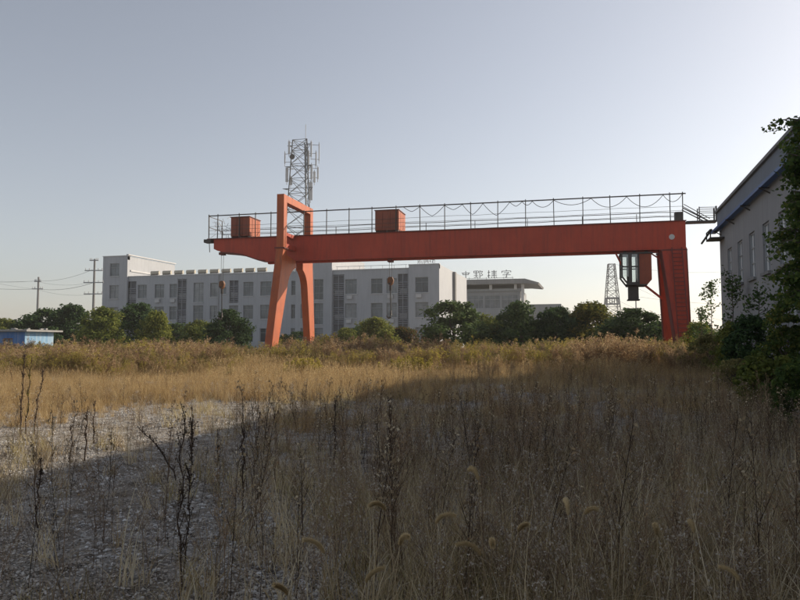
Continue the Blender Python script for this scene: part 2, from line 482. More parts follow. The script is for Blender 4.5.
for i, (a, b, zt) in enumerate(segs):
    proud = 0.0 if i in (1, 3) else -0.35
    o_ = [o[:4] for o in op if a - 0.01 <= (o[0] + o[1]) / 2 <= b]
    o_ = [(max(o[0], a), min(o[1], b), o[2], o[3]) for o in o_]
    mb = wall_mesh(a, b, 0, zt, proud, o_, 0.3)
    dep = 13.0 if i == 0 else (22.0 if i == 4 else 15.0)
    # sides, back and roof slab
    mb.add([(a, proud, 0), (a, dep, 0), (a, dep, zt), (a, proud, zt), (b, proud, 0), (b, dep, 0), (b, dep, zt), (b, proud, zt)],
           [(0, 1, 2, 3), (4, 7, 6, 5), (1, 5, 6, 2)])
    mb.add([(a, 0.25, zt - 0.6), (b, 0.25, zt - 0.6), (b, dep, zt - 0.6), (a, dep, zt - 0.6)], [(0, 1, 2, 3)])
    mb.box(a, b, proud + 0.004, 0.25, zt - 0.6, zt - 0.004)
    mb.build('wall', M['wall'], bld)
    MB().box(a - 0.06, b + 0.06, proud - 0.08, 0.32, zt, zt + 0.12).build('coping', M['white'], bld)
    # recesses behind glass and slats
    for (p, q_, c, d, kind, nv, nh) in [o for o in op if a - 0.01 <= (o[0] + o[1]) / 2 <= b]:
        if kind == 'w':
            w = window_unit(bld, max(p, a), min(q_, b), c, d, proud + 0.2, nv, nh, M['frame'], M[random.choice(['glass', 'glass', 'glass_curtain', 'glass_curtain', 'glass_dark'])])
            if random.random() < 0.3:
                xa_ = max(p, a) + random.uniform(0.1, 0.5)
                MB().box(xa_, xa_ + 0.8, proud - 0.36, proud - 0.105, c - 0.75, c - 0.2).build('cooling_unit', M['white'], w)
            MB().box(max(p, a) - 0.08, min(q_, b) + 0.08, proud - 0.10, proud + 0.1, c - 0.1, c - 0.003).build('sill', M['white'], w)
        else:
            lb = MB()
            z = c + 0.15
            while z < d - 0.1:
                if (z - c) % 3.6 < 2.75:
                    lb.add([(p, proud + 0.02, z), (q_, proud + 0.02, z), (q_, proud + 0.16, z + 0.11), (p, proud + 0.16, z + 0.11),
                            (p, proud + 0.02, z - 0.03), (q_, proud + 0.02, z - 0.03), (q_, proud + 0.16, z + 0.08), (p, proud + 0.16, z + 0.08)],
                           [(0, 1, 2, 3), (7, 6, 5, 4), (0, 4, 5, 1)])
                z += 0.30
            for k in range(3):
                x = p + (q_ - p) * k / 2
                lb.box(x - 0.04, x + 0.04, proud - 0.02, proud + 0.015, c, d)
            ls = lb.build('louvre_screen', M['louvre'], bld)
            bk = MB().box(p, q_, proud + 0.28, proud + 0.32, c, d)
            bk.build('recess', M['louvre_back'], ls)
            for k in range(3):
                zz = c + 0.9 + k * 3.6
                if zz + 0.8 < d:
                    MB().box(p + 0.2, q_ - 0.2, proud + 0.17, proud + 0.27, zz, zz + 0.7).build('cooling_unit', M['louvre'], ls)
# drain pipe and end wall pier, blue sheet, roof clutter
MB().tube([(bs(218.3), -0.09, 0.1), (bs(218.3), -0.09, 12.6)], 0.07, 8).build('drain_pipe', M['galv'], bld)
MB().box(-0.02, 0.42, 9.6, 10.6, 0.1, 13.1).build('pilaster', M['concrete'], bld)
MB().box(bs(423), bs(430.5), -0.52, -0.44, 1.6, 3.6).build('blue_board', M['bluesheet'], bld)
MB().box(XT1, XT1 + 0.14, 0.4, 12.9, 13.7, 13.95).build('ledge', M['white'], bld)
MB().box(XT1 - 0.2, XT1 + 0.22, -0.42, 13.1, ZT + 0.125, ZT + 0.3).build('eave', M['white'], bld)
rs = MB()   # wire frame of a small roof sign on the end bay
zb = ZE + 0.12
xa, xb = bs(418), bs(435)
rs.bar((xa, 0.1, zb + 0.9), (xb, 0.1, zb + 0.55), 0.07); rs.bar((xa, 0.1, zb), (xa, 0.1, zb + 0.9), 0.07); rs.bar((xb, 0.1, zb), (xb, 0.1, zb + 0.55), 0.07)
for k in range(14):
    x = xa + (xb - xa) * (k + 0.6) / 15
    rs.bar((x, 0.12, zb + random.uniform(0.0, 0.3)), (x + random.uniform(-0.15, 0.2), 0.12, zb + random.uniform(0.45, 0.85)), 0.08)
rs.build('roof_frame', M['galv_pale'], bld)
rp = MB()
for k in range(7):
    x = XC1 + 0.6 + k * (XR0 - XC1 - 1.2) / 6
    rp.bar((x, 0.3, ZR + 0.12), (x, 0.3, ZR + 0.62), 0.05)
rp.bar((XC1 + 0.4, 0.3, ZR + 0.62), (XR0 - 0.4, 0.3, ZR + 0.62), 0.06)
rp.build('roof_railing', M['galv_pale'], bld)
# solar water heaters in a row on the roof: separate things
sh_tank = MB().tube([(-0.78, 0, 0.95), (0.78, 0, 0.95)], 0.24, 10).mesh('tank', M['tank'], False)
sh_rack = MB()
for x in (-0.7, 0.7):
    sh_rack.bar((x, 0.1, 0), (x, 0.05, 0.95), 0.05); sh_rack.bar((x, -1.0, 0.05), (x, 0.0, 0.85), 0.05); sh_rack.bar((x, -1.0, 0.05), (x, 0.1, 0.03), 0.05)
sh_rack.bar((-0.72, 0.08, 0.4), (0.72, 0.08, 0.4), 0.05)
sh_rack = sh_rack.mesh('rack', M['galv_pale'])
sh_tubes = MB()
for k in range(14):
    x = -0.65 + k * 0.1
    sh_tubes.tube([(x, -0.98, 0.1), (x, -0.1, 0.84)], 0.026, 5)
sh_tubes = sh_tubes.mesh('collector_tubes', M['tubes'])
ordinal = ['leftmost', 'second', 'third', 'fourth', 'fifth', 'sixth', 'seventh', 'eighth', 'ninth', 'tenth']
for k in range(10):
    x = bs(148.8 + 12.05 * k)
    e = thing('solar_water_heater', ('leftmost rooftop solar water heater on the pale office block' if k == 0 else ordinal[k] + ' rooftop solar water heater from the left on the office block'),
              'water heater', (BC.x + x, BC.y + 1.45, ZR - 0.6), 0, 'solar water heaters on the office roof')
    e.scale = (0.98, 1, 1.35)
    link('tank', sh_tank, e); link('rack', sh_rack, e); link('collector_tubes', sh_tubes, e)

# ---- grey block with a flying canopy roof and roof lettering
GC = at(467, 150.0)
g2 = thing('canopy_building', 'grey building with flat canopy roof and rooftop characters behind the trees', 'building', (GC.x, GC.y, 0))
k2 = 150 / FPX
def gz_(py): return height(py, 151)
xR = 11.4
w2 = wall_mesh(-6, xR, 0, gz_(291), 0, [(0.3, 3.6, gz_(309), gz_(296)), (3.9, 7.2, gz_(309), gz_(296)), (7.5, xR - 0.5, gz_(309), gz_(296))], 0.3)
w2.add([(xR, 0, 0), (xR, 14, 0), (xR, 14, gz_(291)), (xR, 0, gz_(291))], [(0, 1, 2, 3)])
w2.add([(-6, 0, gz_(291)), (xR, 0, gz_(291)), (xR, 14, gz_(291)), (-6, 14, gz_(291))], [(0, 1, 2, 3)])
w2.build('wall', M['greyclad'], g2)
for a, b in ((0.3, 3.6), (3.9, 7.2), (7.5, xR - 0.5)):
    window_unit(g2, a, b, gz_(309), gz_(296), 0.2, 3, 2, M['frame'], M['glass'], 0.09)
MB().box(-6, xR + 0.5, -0.5, -0.05, gz_(292.5), gz_(290)).build('ledge', M['greyclad'], g2)
can = MB()
zt, zb = gz_(281), gz_(286)
can.prism([(-7, zb), (xR + 1.4, zb), (xR + 3.9, zb - 0.25), (xR + 4.1, zb + 0.1), (xR + 1.2, zt - 0.1), (-7, zt)], 'y', -2.5, 12)
can.build('canopy_roof', M['concrete'], g2)
for x in (-0.2, 5.3, xR - 0.9, xR + 0.6):
    MB().box(x - 0.28, x + 0.28, -0.9, -0.5 if x < xR else 0.0, 0 if x > xR else gz_(291), zb - 0.02).build('column', M['white'], g2)
lo = MB().box(xR + 0.8, xR + 8.2, 4, 16, 0, gz_(304.5)).build('annex', M['greyclad'], g2)
sg = MB()
for x in np.linspace(-1, 10, 7):
    sg.bar((x, -1.6, zt), (x, -1.6, zt + 0.5), 0.07)
sg.bar((-1.2, -1.6, zt + 0.25), (10.2, -1.6, zt + 0.25), 0.08)
sign = sg.build('roof_sign', M['galv'], g2)
# strokes on a unit square (x right, z up): what can be made out of the four characters
glyphs = [
    [(0.05, 0.72, 0.95, 0.72), (0.5, 1.0, 0.5, 0.0), (0.2, 0.5, 0.8, 0.5), (0.2, 0.5, 0.2, 0.72), (0.8, 0.5, 0.8, 0.72)],
    [(0.02, 0.95, 0.5, 0.95), (0.02, 0.7, 0.5, 0.7), (0.02, 0.4, 0.5, 0.4), (0.26, 0.95, 0.26, 0.1), (0.02, 0.95, 0.02, 0.7), (0.5, 0.95, 0.5, 0.7), (0.02, 0.1, 0.5, 0.15),
     (0.65, 1.0, 0.65, 0.0), (0.65, 0.92, 0.95, 0.88), (0.95, 0.88, 0.8, 0.62), (0.8, 0.62, 0.97, 0.4), (0.97, 0.4, 0.72, 0.28)],
    [(0.12, 1.0, 0.12, 0.0), (0.0, 0.7, 0.28, 0.75), (0.12, 0.4, 0.0, 0.2), (0.12, 0.4, 0.28, 0.25), (0.4, 0.85, 0.98, 0.85), (0.68, 1.0, 0.68, 0.5), (0.42, 0.5, 0.95, 0.5),
     (0.42, 0.7, 0.95, 0.7), (0.4, 0.32, 0.98, 0.32), (0.68, 0.5, 0.68, 0.0), (0.5, 0.2, 0.4, 0.0), (0.86, 0.2, 0.98, 0.0)],
    [(0.5, 1.02, 0.5, 0.86), (0.04, 0.84, 0.96, 0.84), (0.04, 0.84, 0.04, 0.62), (0.96, 0.84, 0.96, 0.66), (0.22, 0.62, 0.78, 0.62), (0.78, 0.62, 0.52, 0.44), (0.52, 0.44, 0.52, 0.02),
     (0.1, 0.34, 0.94, 0.34), (0.52, 0.02, 0.36, 0.08)]]
for gx0, gl in zip((-0.85, 1.85, 4.8, 7.75), glyphs):
    cb = MB()
    for (a, b, c, d) in gl:
        cb.bar((gx0 + a * 2.0, -1.7, zt + 0.3 + b * 1.6), (gx0 + c * 2.0, -1.7, zt + 0.3 + d * 1.6), 0.17, 0.12)
    cb.build('character', M['greyclad'], sign)

# ---- workshop on the right
WX, WY0, WY1, WH = 7.02, -14.0, 43.3, 9.2
ws = thing('workshop', 'tall grey workshop with parapet and narrow tall windows at the right edge', 'building', (WX, WY1, 0), -math.pi / 2)
# local: +x runs towards the camera along the wall, -y faces the field
LWS = WY1 - WY0
wops = []
for k in range(18):
    yc = 40.4 - 2.72 * k
    lx = WY1 - yc
    if lx + 1 < LWS - 1:
        wops.append((lx - 0.6, lx + 0.6, 4.71, 6.80))
wm = wall_mesh(0, LWS, 0, WH - 0.96, 0, wops, 0.18)
wm.add([(0, 0, 0), (0, 24, 0), (0, 24, WH - 0.96), (0, 0, WH - 0.96), (LWS, 0, 0), (LWS, 24, 0), (LWS, 24, WH - 0.96), (LWS, 0, WH - 0.96)],
       [(0, 3, 2, 1), (4, 5, 6, 7), (1, 2, 6, 5), (3, 7, 6, 2)])
wm.build('wall', M['workshop'], ws)
for (a, b, c, d) in wops:
    w = window_unit(ws, a, b, c, d, 0.12, 2, 3, M['frame'], M['glass_bright'], 0.08)
    MB().box(a - 0.1, b + 0.1, -0.12, 0.1, c - 0.13, c - 0.003).build('sill', M['concrete'], w)
MB().box(-0.05, LWS + 0.05, -0.10, 24.1, WH - 0.957, WH).build('parapet', M['fascia'], ws)
MB().box(-0.12, LWS + 0.12, -0.22, 24.2, WH, WH + 0.14).build('coping', M['concrete'], ws)
gut = MB().prism([(-0.37, WH - 1.10), (-0.12, WH - 1.10), (-0.12, WH - 0.97), (-0.16, WH - 0.97), (-0.16, WH - 1.06), (-0.33, WH - 1.06), (-0.33, WH - 0.96), (-0.37, WH - 0.96)], 'x', -0.6, LWS)
gut.build('gutter', M['bluegutter'], ws)
for k in range(15):
    x = 0.6 + k * 3.8
    b_ = MB(); b_.bar((x, 0.02, WH - 1.36), (x, -0.4, WH - 1.11), 0.05); b_.bar((x, -0.01, WH - 1.13), (x, -0.42, WH - 1.11), 0.04)
    b_.build('gutter_bracket', M['steel_dark'], ws)
br = MB()
br.box(0.2, 1.6, -0.75, -0.02, WH - 1.65, WH - 1.58); br.box(0.2, 0.26, -0.75, -0.69, WH - 1.58, WH - 1.13); br.box(1.54, 1.6, -0.75, -0.69, WH - 1.58, WH - 1.13)
br.bar((0.23, -0.72, WH - 1.16), (1.57, -0.72, WH - 1.16), 0.05); br.bar((-0.5, -0.9, WH - 1.65), (0.6, -0.5, WH - 1.0), 0.08)
br.build('conductor_bracket', M['steel_dark'], ws)
MB().box(-0.03, LWS, -0.10, -0.003, 0, 0.55).build('plinth', M['concrete'], ws)
for x in (15.7, 29.3, 45.6):
    MB().tube([(x, -0.12, 0.2), (x, -0.12, WH - 1.1)], 0.06, 8).build('downpipe', M['galv_pale'], ws)

# ---- blue hut at the left
hx = at(24, 62.0)
hut = thing('hut', 'low blue painted hut with flaking walls and flat slab roof', 'hut', (hx.x, hx.y, 0))
hz = height(331.5, 62)
wops = [(-2.35, -1.3, 1.1, 2.25)]
hw = wall_mesh(-6.5, 0, 0, hz - 0.02, 0, wops, 0.15)
hw.add([(-6.5, 0, 0), (-6.5, 3.4, 0), (-6.5, 3.4, hz - 0.02), (-6.5, 0, hz - 0.02)], [(0, 1, 2, 3)])
hw.build('wall', M['blue'], hut)
MB().add([(0, 0, 0), (0, 3.4, 0), (0, 3.4, hz - 0.02), (0, 0, hz - 0.02), (-6.5, 3.4, 0), (-6.5, 3.4, hz - 0.02)], [(0, 1, 2, 3), (1, 4, 5, 2)]).build('end_wall', M['bluepale'], hut)
window_unit(hut, -2.35, -1.3, 1.1, 2.25, 0.1, 2, 1, M['rust'], M['glass'])
roofm = MB()
n_ = 16
for i in range(n_):
    a = -6.8 + (7.4) * i / n_; b = -6.8 + 7.4 * (i + 1) / n_
    dz = random.uniform(-0.02, 0.03)
    roofm.box(a + 0.006, b - 0.006, -0.45 + random.uniform(-.06, .03), 3.9, hz, hz + 0.16 + dz)
roofm.build('roof', M['slab'], hut)
db = MB()
for i in range(9):
    x = random.uniform(-5.5, 0.2); y = random.uniform(0, 2.5)
    db.box(x, x + random.uniform(.15, .45), y, y + random.uniform(.15, .4), hz + 0.18, hz + 0.22 + random.uniform(0.03, .16))
db.build('roof_rubble', M['slab'], hut)

# ================================================================== GANTRY CRANE
CRO = at(689.3, 53.5)
crane = thing('gantry_crane', 'orange red gantry crane spanning the weedy yard', 'crane', (CRO.x, CRO.y, 0), R(1.9))
ZB, ZTP = 8.93, 11.2          # girder underside / top
GW = 1.25
# girder: box with flanges and cantilever nose
prof = [(-40.0, ZTP), (0.0, ZTP), (0.0, ZB + 0.22), (-34.9, ZB + 0.22), (-35.6, ZB + 0.3), (-37.2, ZB + 0.85), (-38.1, ZB + 1.0), (-39.3, ZB + 1.12), (-39.7, ZB + 1.25), (-40.0, ZB + 1.4)]
gird = MB().prism(prof, 'y', 0.0, GW).build('girder', M['red'], crane)
tf = MB().box(-40.6, 0.05, -0.16, GW + 0.16, ZTP + 0.003, ZTP + 0.06); tf.build('top_flange', M['red_dark'], gird)
bf = MB()
bf.box(-34.9, 0.03, -0.10, GW + 0.10, ZB + 0.10, ZB + 0.217); bf.box(-34.9, 0.0, GW / 2 - 0.2, GW / 2 + 0.2, ZB - 0.06, ZB + 0.098)
pts = [(-34.9, ZB + 0.22), (-35.6, ZB + 0.3), (-37.2, ZB + 0.85), (-38.1, ZB + 1.0), (-39.3, ZB + 1.12)]
bf.build('bottom_flange', M['red'], gird)
for k in range(13):     # web joint straps
    x = -2.6 - k * 2.5
    MB().box(x - 0.05, x + 0.05, -0.012, 0.0, ZB + 0.225, ZTP - 0.003).build('web_strap', M['red'], gird)
bf2 = MB().prism([(p[0], p[1] - 0.003) for p in pts] + [(p[0], p[1] - 0.09) for p in reversed(pts)], 'y', -0.08, GW + 0.08)
bf2.build('nose_flange', M['red_dark'], gird)
disc = MB()
dv = [(-1.02 + 0.21 * math.cos(t), -0.03, ZTP - 1.2 + 0.21 * math.sin(t)) for t in np.linspace(0, 2 * math.pi, 20, endpoint=False)]
dv2 = [(x, -0.002, z) for (x, _, z) in dv]
disc.add(dv + dv2, [tuple(range(20)), tuple(range(39, 19, -1))] + [(i, (i + 1) % 20, 20 + (i + 1) % 20, 20 + i) for i in range(20)])
disc.build('round_plate', M['white'], gird)

# left portal frame with curved haunches
XA, XB = -32.62, -31.97
def curve(p0, p1, p2, n=7):
    return [((1 - t) ** 2 * p0[0] + 2 * t * (1 - t) * p1[0] + t * t * p2[0], (1 - t) ** 2 * p0[1] + 2 * t * (1 - t) * p1[1] + t * t * p2[1]) for t in np.linspace(0, 1, n)]
ZPT = 14.35
front = [(-2.95, ZB + 0.9), (-5.35, 0.55), (-4.25, 0.55)] + curve((-1.95, 6.7), (-1.6, 7.9), (-0.15, 8.35)) + [(-0.15, ZB + 0.05), (-2.25, ZB + 0.35), (-2.25, ZB + 0.9)]
rear = [(3.95, ZB + 0.9), (3.95, ZB), (4.75, 0.55), (3.7, 0.55)] + curve((2.65, 6.7), (2.5, 7.9), (1.45, 8.35)) + [(1.45, ZB + 0.05), (3.25, ZB + 0.35), (3.25, ZB + 0.9)]
for pr, y0, y1, nm in ((front, -2.95, -2.25, 'leg'), (rear, 3.25, 3.95, 'leg')):
    lg = MB().prism(pr, 'x', XA, XB).build('leg', M['orange'], crane, bevel=0.02)
    MB().box(XA + 0.004, XB - 0.004, y0 + 0.004, y1 - 0.004, ZB + 0.88, ZPT).build('post', M['orange'], lg, bevel=0.015)
    MB().box(XA - 0.12, XB + 0.12, y0 - 0.1, y1 + 0.1, ZB + 0.8, ZB + 0.9).build('joint_flange', M['red_dark'], lg)
MB().box(XA + 0.012, XB - 0.012, -2.25, 3.25, ZPT - 0.62, ZPT - 0.012).build('portal_beam', M['orange'], crane, bevel=0.015)
for ya, yb in ((-2.25, -0.11), (GW + 0.11, 3.25)):
    MB().box(XA + 0.05, XB - 0.05, ya, yb, ZB + 0.92, ZB + 1.3).build('girder_bracket', M['red'], crane)
    MB().prism([(ya, ZTP + 0.02), (yb, ZTP + 0.02), (yb, ZTP - 0.35), (ya, ZTP - 0.2)], 'x', XA + 0.15, XB - 0.15).build('girder_bracket', M['red'], crane)
# ground beam with wheels, left and right
def end_carriage(xc, y0, y1):
    e = MB().box(xc - 0.34, xc + 0.34, y0, y1, 0.42, 0.95).build('end_carriage', M['red_dark'], crane, bevel=0.02)
    for yy in (y0 + 0.5, y1 - 0.5):
        MB().tube([(xc - 0.14, yy, 0.32), (xc + 0.14, yy, 0.32)], 0.30, 16).build('wheel', M['steel_dark'], e)
    return e
end_carriage(-32.3, -6.1, 5.5)
end_carriage(-0.95, -3.6, 5.3)
# right legs: tapered plates, front one carries the ladder
def plate_leg(yt, yb, th):
    v = []
    for (hw, y, z, xc) in ((0.93, yt, ZB + 0.1, -0.92), (0.50, yb, 0.9, -0.72)):
        for sx, sy in ((-1, -1), (1, -1), (1, 1), (-1, 1)):
            v.append((xc + sx * hw, y + sy * th / 2, z))
    return MB().add(v, [(3, 2, 1, 0), (4, 5, 6, 7), (0, 1, 5, 4), (1, 2, 6, 5), (2, 3, 7, 6), (3, 0, 4, 7)])
fl = plate_leg(0.05, -2.6, 0.42).build('leg', M['red'], crane, bevel=0.02)
rl = plate_leg(GW + 0.8, 4.3, 0.42).build('leg', M['red'], crane, bevel=0.02)
for lg, yt, yb in ((fl, 0.05, -2.6), (rl, GW + 0.8, 4.3)):
    fr = MB()
    for k in range(2):
        s_ = -1 if k == 0 else 1
        fr.bar((-0.92 + s_ * 0.95, yt - 0.02, ZB), (-0.72 + s_ * 0.52, yb - 0.02, 0.95), 0.07, 0.5)
    fr.build('edge_flange', M['red_dark'], lg)
MB().box(-1.95, 0.06, -0.2, GW + 1.1, ZB - 0.05, ZB + 0.09).build('saddle_plate', M['red_dark'], crane)
lad = MB()
def lp(z, dx, off=-0.42):
    t = (ZB - z) / (ZB - 0.9)
    return (-0.72 - 0.0 * t + dx, 0.05 + (-2.65) * t + off, z)
for dx in (-0.36, 0.36):
    lad.bar(lp(1.0, dx), lp(ZB + 0.2, dx), 0.07)
ladder = lad.build('ladder', M['red_dark'], crane)
for k in range(24):
    z = 1.3 + k * 0.32
    MB().bar(lp(z, -0.33), lp(z, 0.33), 0.055).build('rung', M['red_dark'], ladder)
for k in range(5):
    z = 1.6 + k * 1.7
    MB().bar(lp(z, -0.36), lp(z, -0.36, -0.15), 0.05).bar(lp(z, 0.36), lp(z, 0.36, -0.15), 0.05).build('ladder_clip', M['steel_dark'], ladder)
# walkway deck brackets, festoon posts and rails
deck = MB()
deck.box(-40.6, 0.0, GW + 0.17, GW + 1.25, ZTP + 0.02, ZTP + 0.07)
dk = deck.build('walkway_deck', M['steel_dark'], crane)
fest = link('festoon_line', MB().bar((-40.5, -0.1, ZTP + 2.13), (0.05, -0.1, ZTP + 2.13), 0.085).mesh('festoon_line', M['steel_dark']), crane)
px_posts = [-40.45, -39.6, -37.45, -35.9, -34.4, -31.3, -29.2, -27.15, -25.1, -23.0, -20.9, -18.8, -16.6, -14.4, -12.15, -9.9, -7.65, -5.55, -3.35, -1.1, -0.2]
for i, x in enumerate(px_posts):
    MB().bar((x, -0.1, ZTP + 0.06), (x + random.uniform(-.03, .03), -0.1, ZTP + 2.26), 0.065).build('post', M['steel_dark'], fest)
    if i % 2 == 0:
        MB().bar((x, GW + 1.2, ZTP + 0.07), (x, GW + 1.2, ZTP + 1.12), 0.05).build('rail_post', M['steel_dark'], dk)
for hz_ in (0.38, 0.74, 1.10):
    MB().tube([(x, GW + 1.2 + random.uniform(-.02, .02), ZTP + 0.06 + hz_ + random.uniform(-.04, .04)) for x in np.linspace(-40.5, -0.1, 26)], 0.03, 5).build('handrail', M['steel_dark'], dk)
    MB().tube([(x, -0.12 + random.uniform(-.02, .02), ZTP + 0.06 + hz_ + random.uniform(-.03, .03)) for x in np.linspace(-40.45, -0.15, 26)], 0.016, 4).build('handrail', M['steel_dark'], fest)
# drooping festoon cable, one loop per hanger
hang = [-22.3, -20.9, -18.8, -17.3, -15.6, -13.4, -12.4, -11.6, -9.9, -7.0, -4.3, -1.6, -0.2]
for a, b in zip(hang[:-1], hang[1:]):
    sag = random.uniform(0.75, 1.05) if b - a > 1.5 else random.uniform(0.3, 0.6)
    if -11.7 < a < -7.5: sag *= 0.55
    n = 11
    pts = [(a + (b - a) * t, -0.16, ZTP + 2.08 - sag * (1 - abs(2 * t - 1) ** (1.35 if a < -13 else 2.0))) for t in np.linspace(0, 1, n)]
    MB().tube(pts, 0.024, 5).build('cable_loop', M['cable'], fest)
# clutter at the cantilever end: rolled netting on the end bay
cl = MB()
for k in range(26):
    x = random.uniform(-40.4, -38.4); z = ZTP + random.uniform(0.1, 1.9)
    cl.bar((x, random.uniform(0, 1.2), z), (x + random.uniform(-.35, .35), random.uniform(0, 1.2), z + random.uniform(-.7, .7)), 0.028)
cl.build('end_cage', M['galv'], crane)
ec = MB()
for (x, y) in ((-40.5, 0.0), (-40.5, GW + 1.2), (-38.5, GW + 1.2)):
    ec.bar((x, y, ZTP + 0.06), (x, y, ZTP + 2.1), 0.06)
ec.bar((-40.5, 0, ZTP + 2.1), (-40.5, GW + 1.2, ZTP + 2.1), 0.05); ec.bar((-40.5, 0, ZTP + 1.1), (-40.5, GW + 1.2, ZTP + 1.1), 0.05)
ec.box(-40.9, -40.2, -0.2, 0.5, ZTP - 0.3, ZTP - 0.003); ec.bar((-40.5, 0.1, ZTP - 0.3), (-40.45, 0.1, ZTP - 1.15), 0.05)
ec.build('end_rail', M['steel_dark'], crane)
# two cabinets on top
def cabinet(x0, x1, y0, y1, h, name='cabinet'):
    z0 = ZTP + 0.20
    c = MB().box(x0, x1, y0, y1, z0, z0 + h).build(name, M['brown_box'], crane, bevel=0.015)
    MB().box(x0 - 0.06, x1 + 0.06, y0 - 0.06, y1 + 0.06, z0 + h + 0.002, z0 + h + 0.06).build('lid', M['red_dark'], c)
    n = 3
    for k in range(n):
        a = x0 + (x1 - x0) * k / n + 0.04; b = x0 + (x1 - x0) * (k + 1) / n - 0.04
        d = MB().box(a, b, y0 - 0.035, y0 - 0.002, z0 + 0.08, z0 + h - 0.1).build('door', M['brown_box'], c)
    for k in range(4):
        a = y0 + (y1 - y0) * k / 4 + 0.04; b = y0 + (y1 - y0) * (k + 1) / 4 - 0.04
        MB().box(x1 + 0.002, x1 + 0.03, a, b, z0 + 0.08, z0 + h - 0.1).build('sunlit_side_panel', M['orange'], c)  # sun on this end is put into a brighter orange than the doors
    sk = MB()
    for x in np.linspace(x0 + 0.1, x1 - 0.1, 3):
        sk.box(x - 0.06, x + 0.06, y0 + 0.05, y1 - 0.05, ZTP + 0.072, z0 - 0.002)
    sk.build('skid', M['steel_dark'], c)
    return c
cabinet(-38.35, -36.55, 0.02, 2.3, 1.72)
cabinet(-24.85, -22.8, 0.0, 2.5, 1.72)
# operator's cab under the girder
cab = link('operator_cab', None, crane)
cx0, cx1, cy0, cy1, cz0, cz1 = -4.78, -2.58, -0.35, 1.55, 6.35, 8.72
split = -3.5
shell = MB()
shell.prism([(split, cz1), (cx1, cz1), (cx1, cz0 + 0.35), (cx1 - 0.3, cz0), (split, cz0)], 'y', cy0, cy1)
shell.build('cab_body', M['brown_box'], crane, bevel=0.02).parent = cab
MB().box(cx0 - 0.1, cx1 + 0.1, cy0 - 0.1, cy1 + 0.1, cz1, cz1 + 0.12).build('cab_roof', M['steel_dark'], cab)
MB().prism([(cx0 + 0.45, cz0), (cx0 + 0.38, cz0 - 0.08), (cx1 - 0.35, cz0 - 0.08), (cx1 - 0.3, cz0)], 'y', cy0, cy1).build('cab_floor', M['steel_dark'], cab)
fr = MB()
for y in (cy0, cy1):
    fr.bar((cx0, y, cz1), (cx0, y, cz0 + 0.62), 0.12); fr.bar((cx0, y, cz0 + 0.62), (cx0 + 0.45, y, cz0), 0.12)
    fr.bar((cx0 + 0.62, y, cz1), (cx0 + 0.62, y, cz0), 0.24); fr.bar((cx0, y, cz0 + 1.38), (split, y, cz0 + 1.38), 0.10)
    fr.bar((cx0 + 0.4, y, cz0 + 0.06), (split, y, cz0 + 0.06), 0.22); fr.bar((split - 0.05, y, cz0), (split - 0.05, y, cz1), 0.12)
fr.bar((cx0, cy0, cz0 + 1.38), (cx0, cy1, cz0 + 1.38), 0.08); fr.bar((cx0, cy0, cz0 + 0.62), (cx0, cy1, cz0 + 0.62), 0.08)
fr.build('cab_frame', M['steel_dark'], cab)
for y in (cy0 + 0.02, cy1 - 0.02):
    for a, b, c, d in ((cx0 + 0.06, cx0 + 0.5, cz0 + 0.62, cz0 + 1.33), (cx0 + 0.06, cx0 + 0.5, cz0 + 1.43, cz1), (cx0 + 0.74, split - 0.11, cz0 + 0.17, cz0 + 1.33), (cx0 + 0.74, split - 0.11, cz0 + 1.43, cz1)):
        MB().box(a, b, y - 0.006, y + 0.006, c, d).build('pane', M['cabglass'], cab)
MB().box(cx0 + 0.5, cx0 + 1.25, 0.1, 0.85, cz0 - 1.12, cz0 - 0.1).build('resistor_box', M['steel_dark'], cab)
MB().box(cx0 + 0.42, cx0 + 1.33, 0.02, 0.93, cz0 - 1.22, cz0 - 1.13).build('resistor_tray', M['steel_dark'], cab)
hg = MB()
for x in (cx0 + 0.3, cx0 + 1.0, cx1 - 0.3):
    hg.box(x - 0.12, x + 0.12, 0.4, 0.9, cz1 + 0.12, ZB + 0.08)
hg.build('hanger', M['steel_dark'], cab)
MB().bar((cx0 - 0.45, 0.3, ZB + 0.08), (cx0 + 0.1, 0.3, cz0 + 1.45), 0.13).build('brace', M['red'], cab)
MB().bar((cx1 - 0.5, 0.3, cz0 - 0.02), (-1.75, 0.3, 5.2), 0.16).build('brace', M['red'], cab)
MB().bar((cx1, 0.3, ZB - 0.1), (-1.75, 0.3, ZB - 0.7), 0.1).build('brace', M['red'], cab)
# junction box and side gangway towards the workshop
MB().box(-0.75, -0.2, -0.12, 0.5, ZTP + 0.065, ZTP + 0.72).build('junction_box', M['steel_dark'], crane)
gw = MB().box(0.06, 2.25, -0.1, 0.75, ZTP - 0.15, ZTP - 0.02)
gang = gw.build('gangway', M['steel_dark'], crane)
gr = MB()
for x in (1.0, 2.2):
    for y in (-0.08, 0.73):
        gr.bar((x, y, ZTP - 0.02), (x, y, ZTP + 1.05), 0.07 if x < 2 else 0.11)
for y in (-0.08, 0.73):
    for z in (0.35, 0.7, 1.0):
        gr.bar((1.0, y, ZTP + z), (2.2, y, ZTP + z - 0.03), 0.04)
gr.build('guard_rail', M['steel_dark'], gang)
st = MB()
for y in (-0.05, 0.7):
    st.bar((-0.15, y, ZTP + 1.0), (1.55, y, ZTP - 0.02), 0.07); st.bar((-0.1, y, ZTP + 1.3), (1.75, y, ZTP + 0.1), 0.045)
st.build('stair_rail', M['steel_dark'], gang)

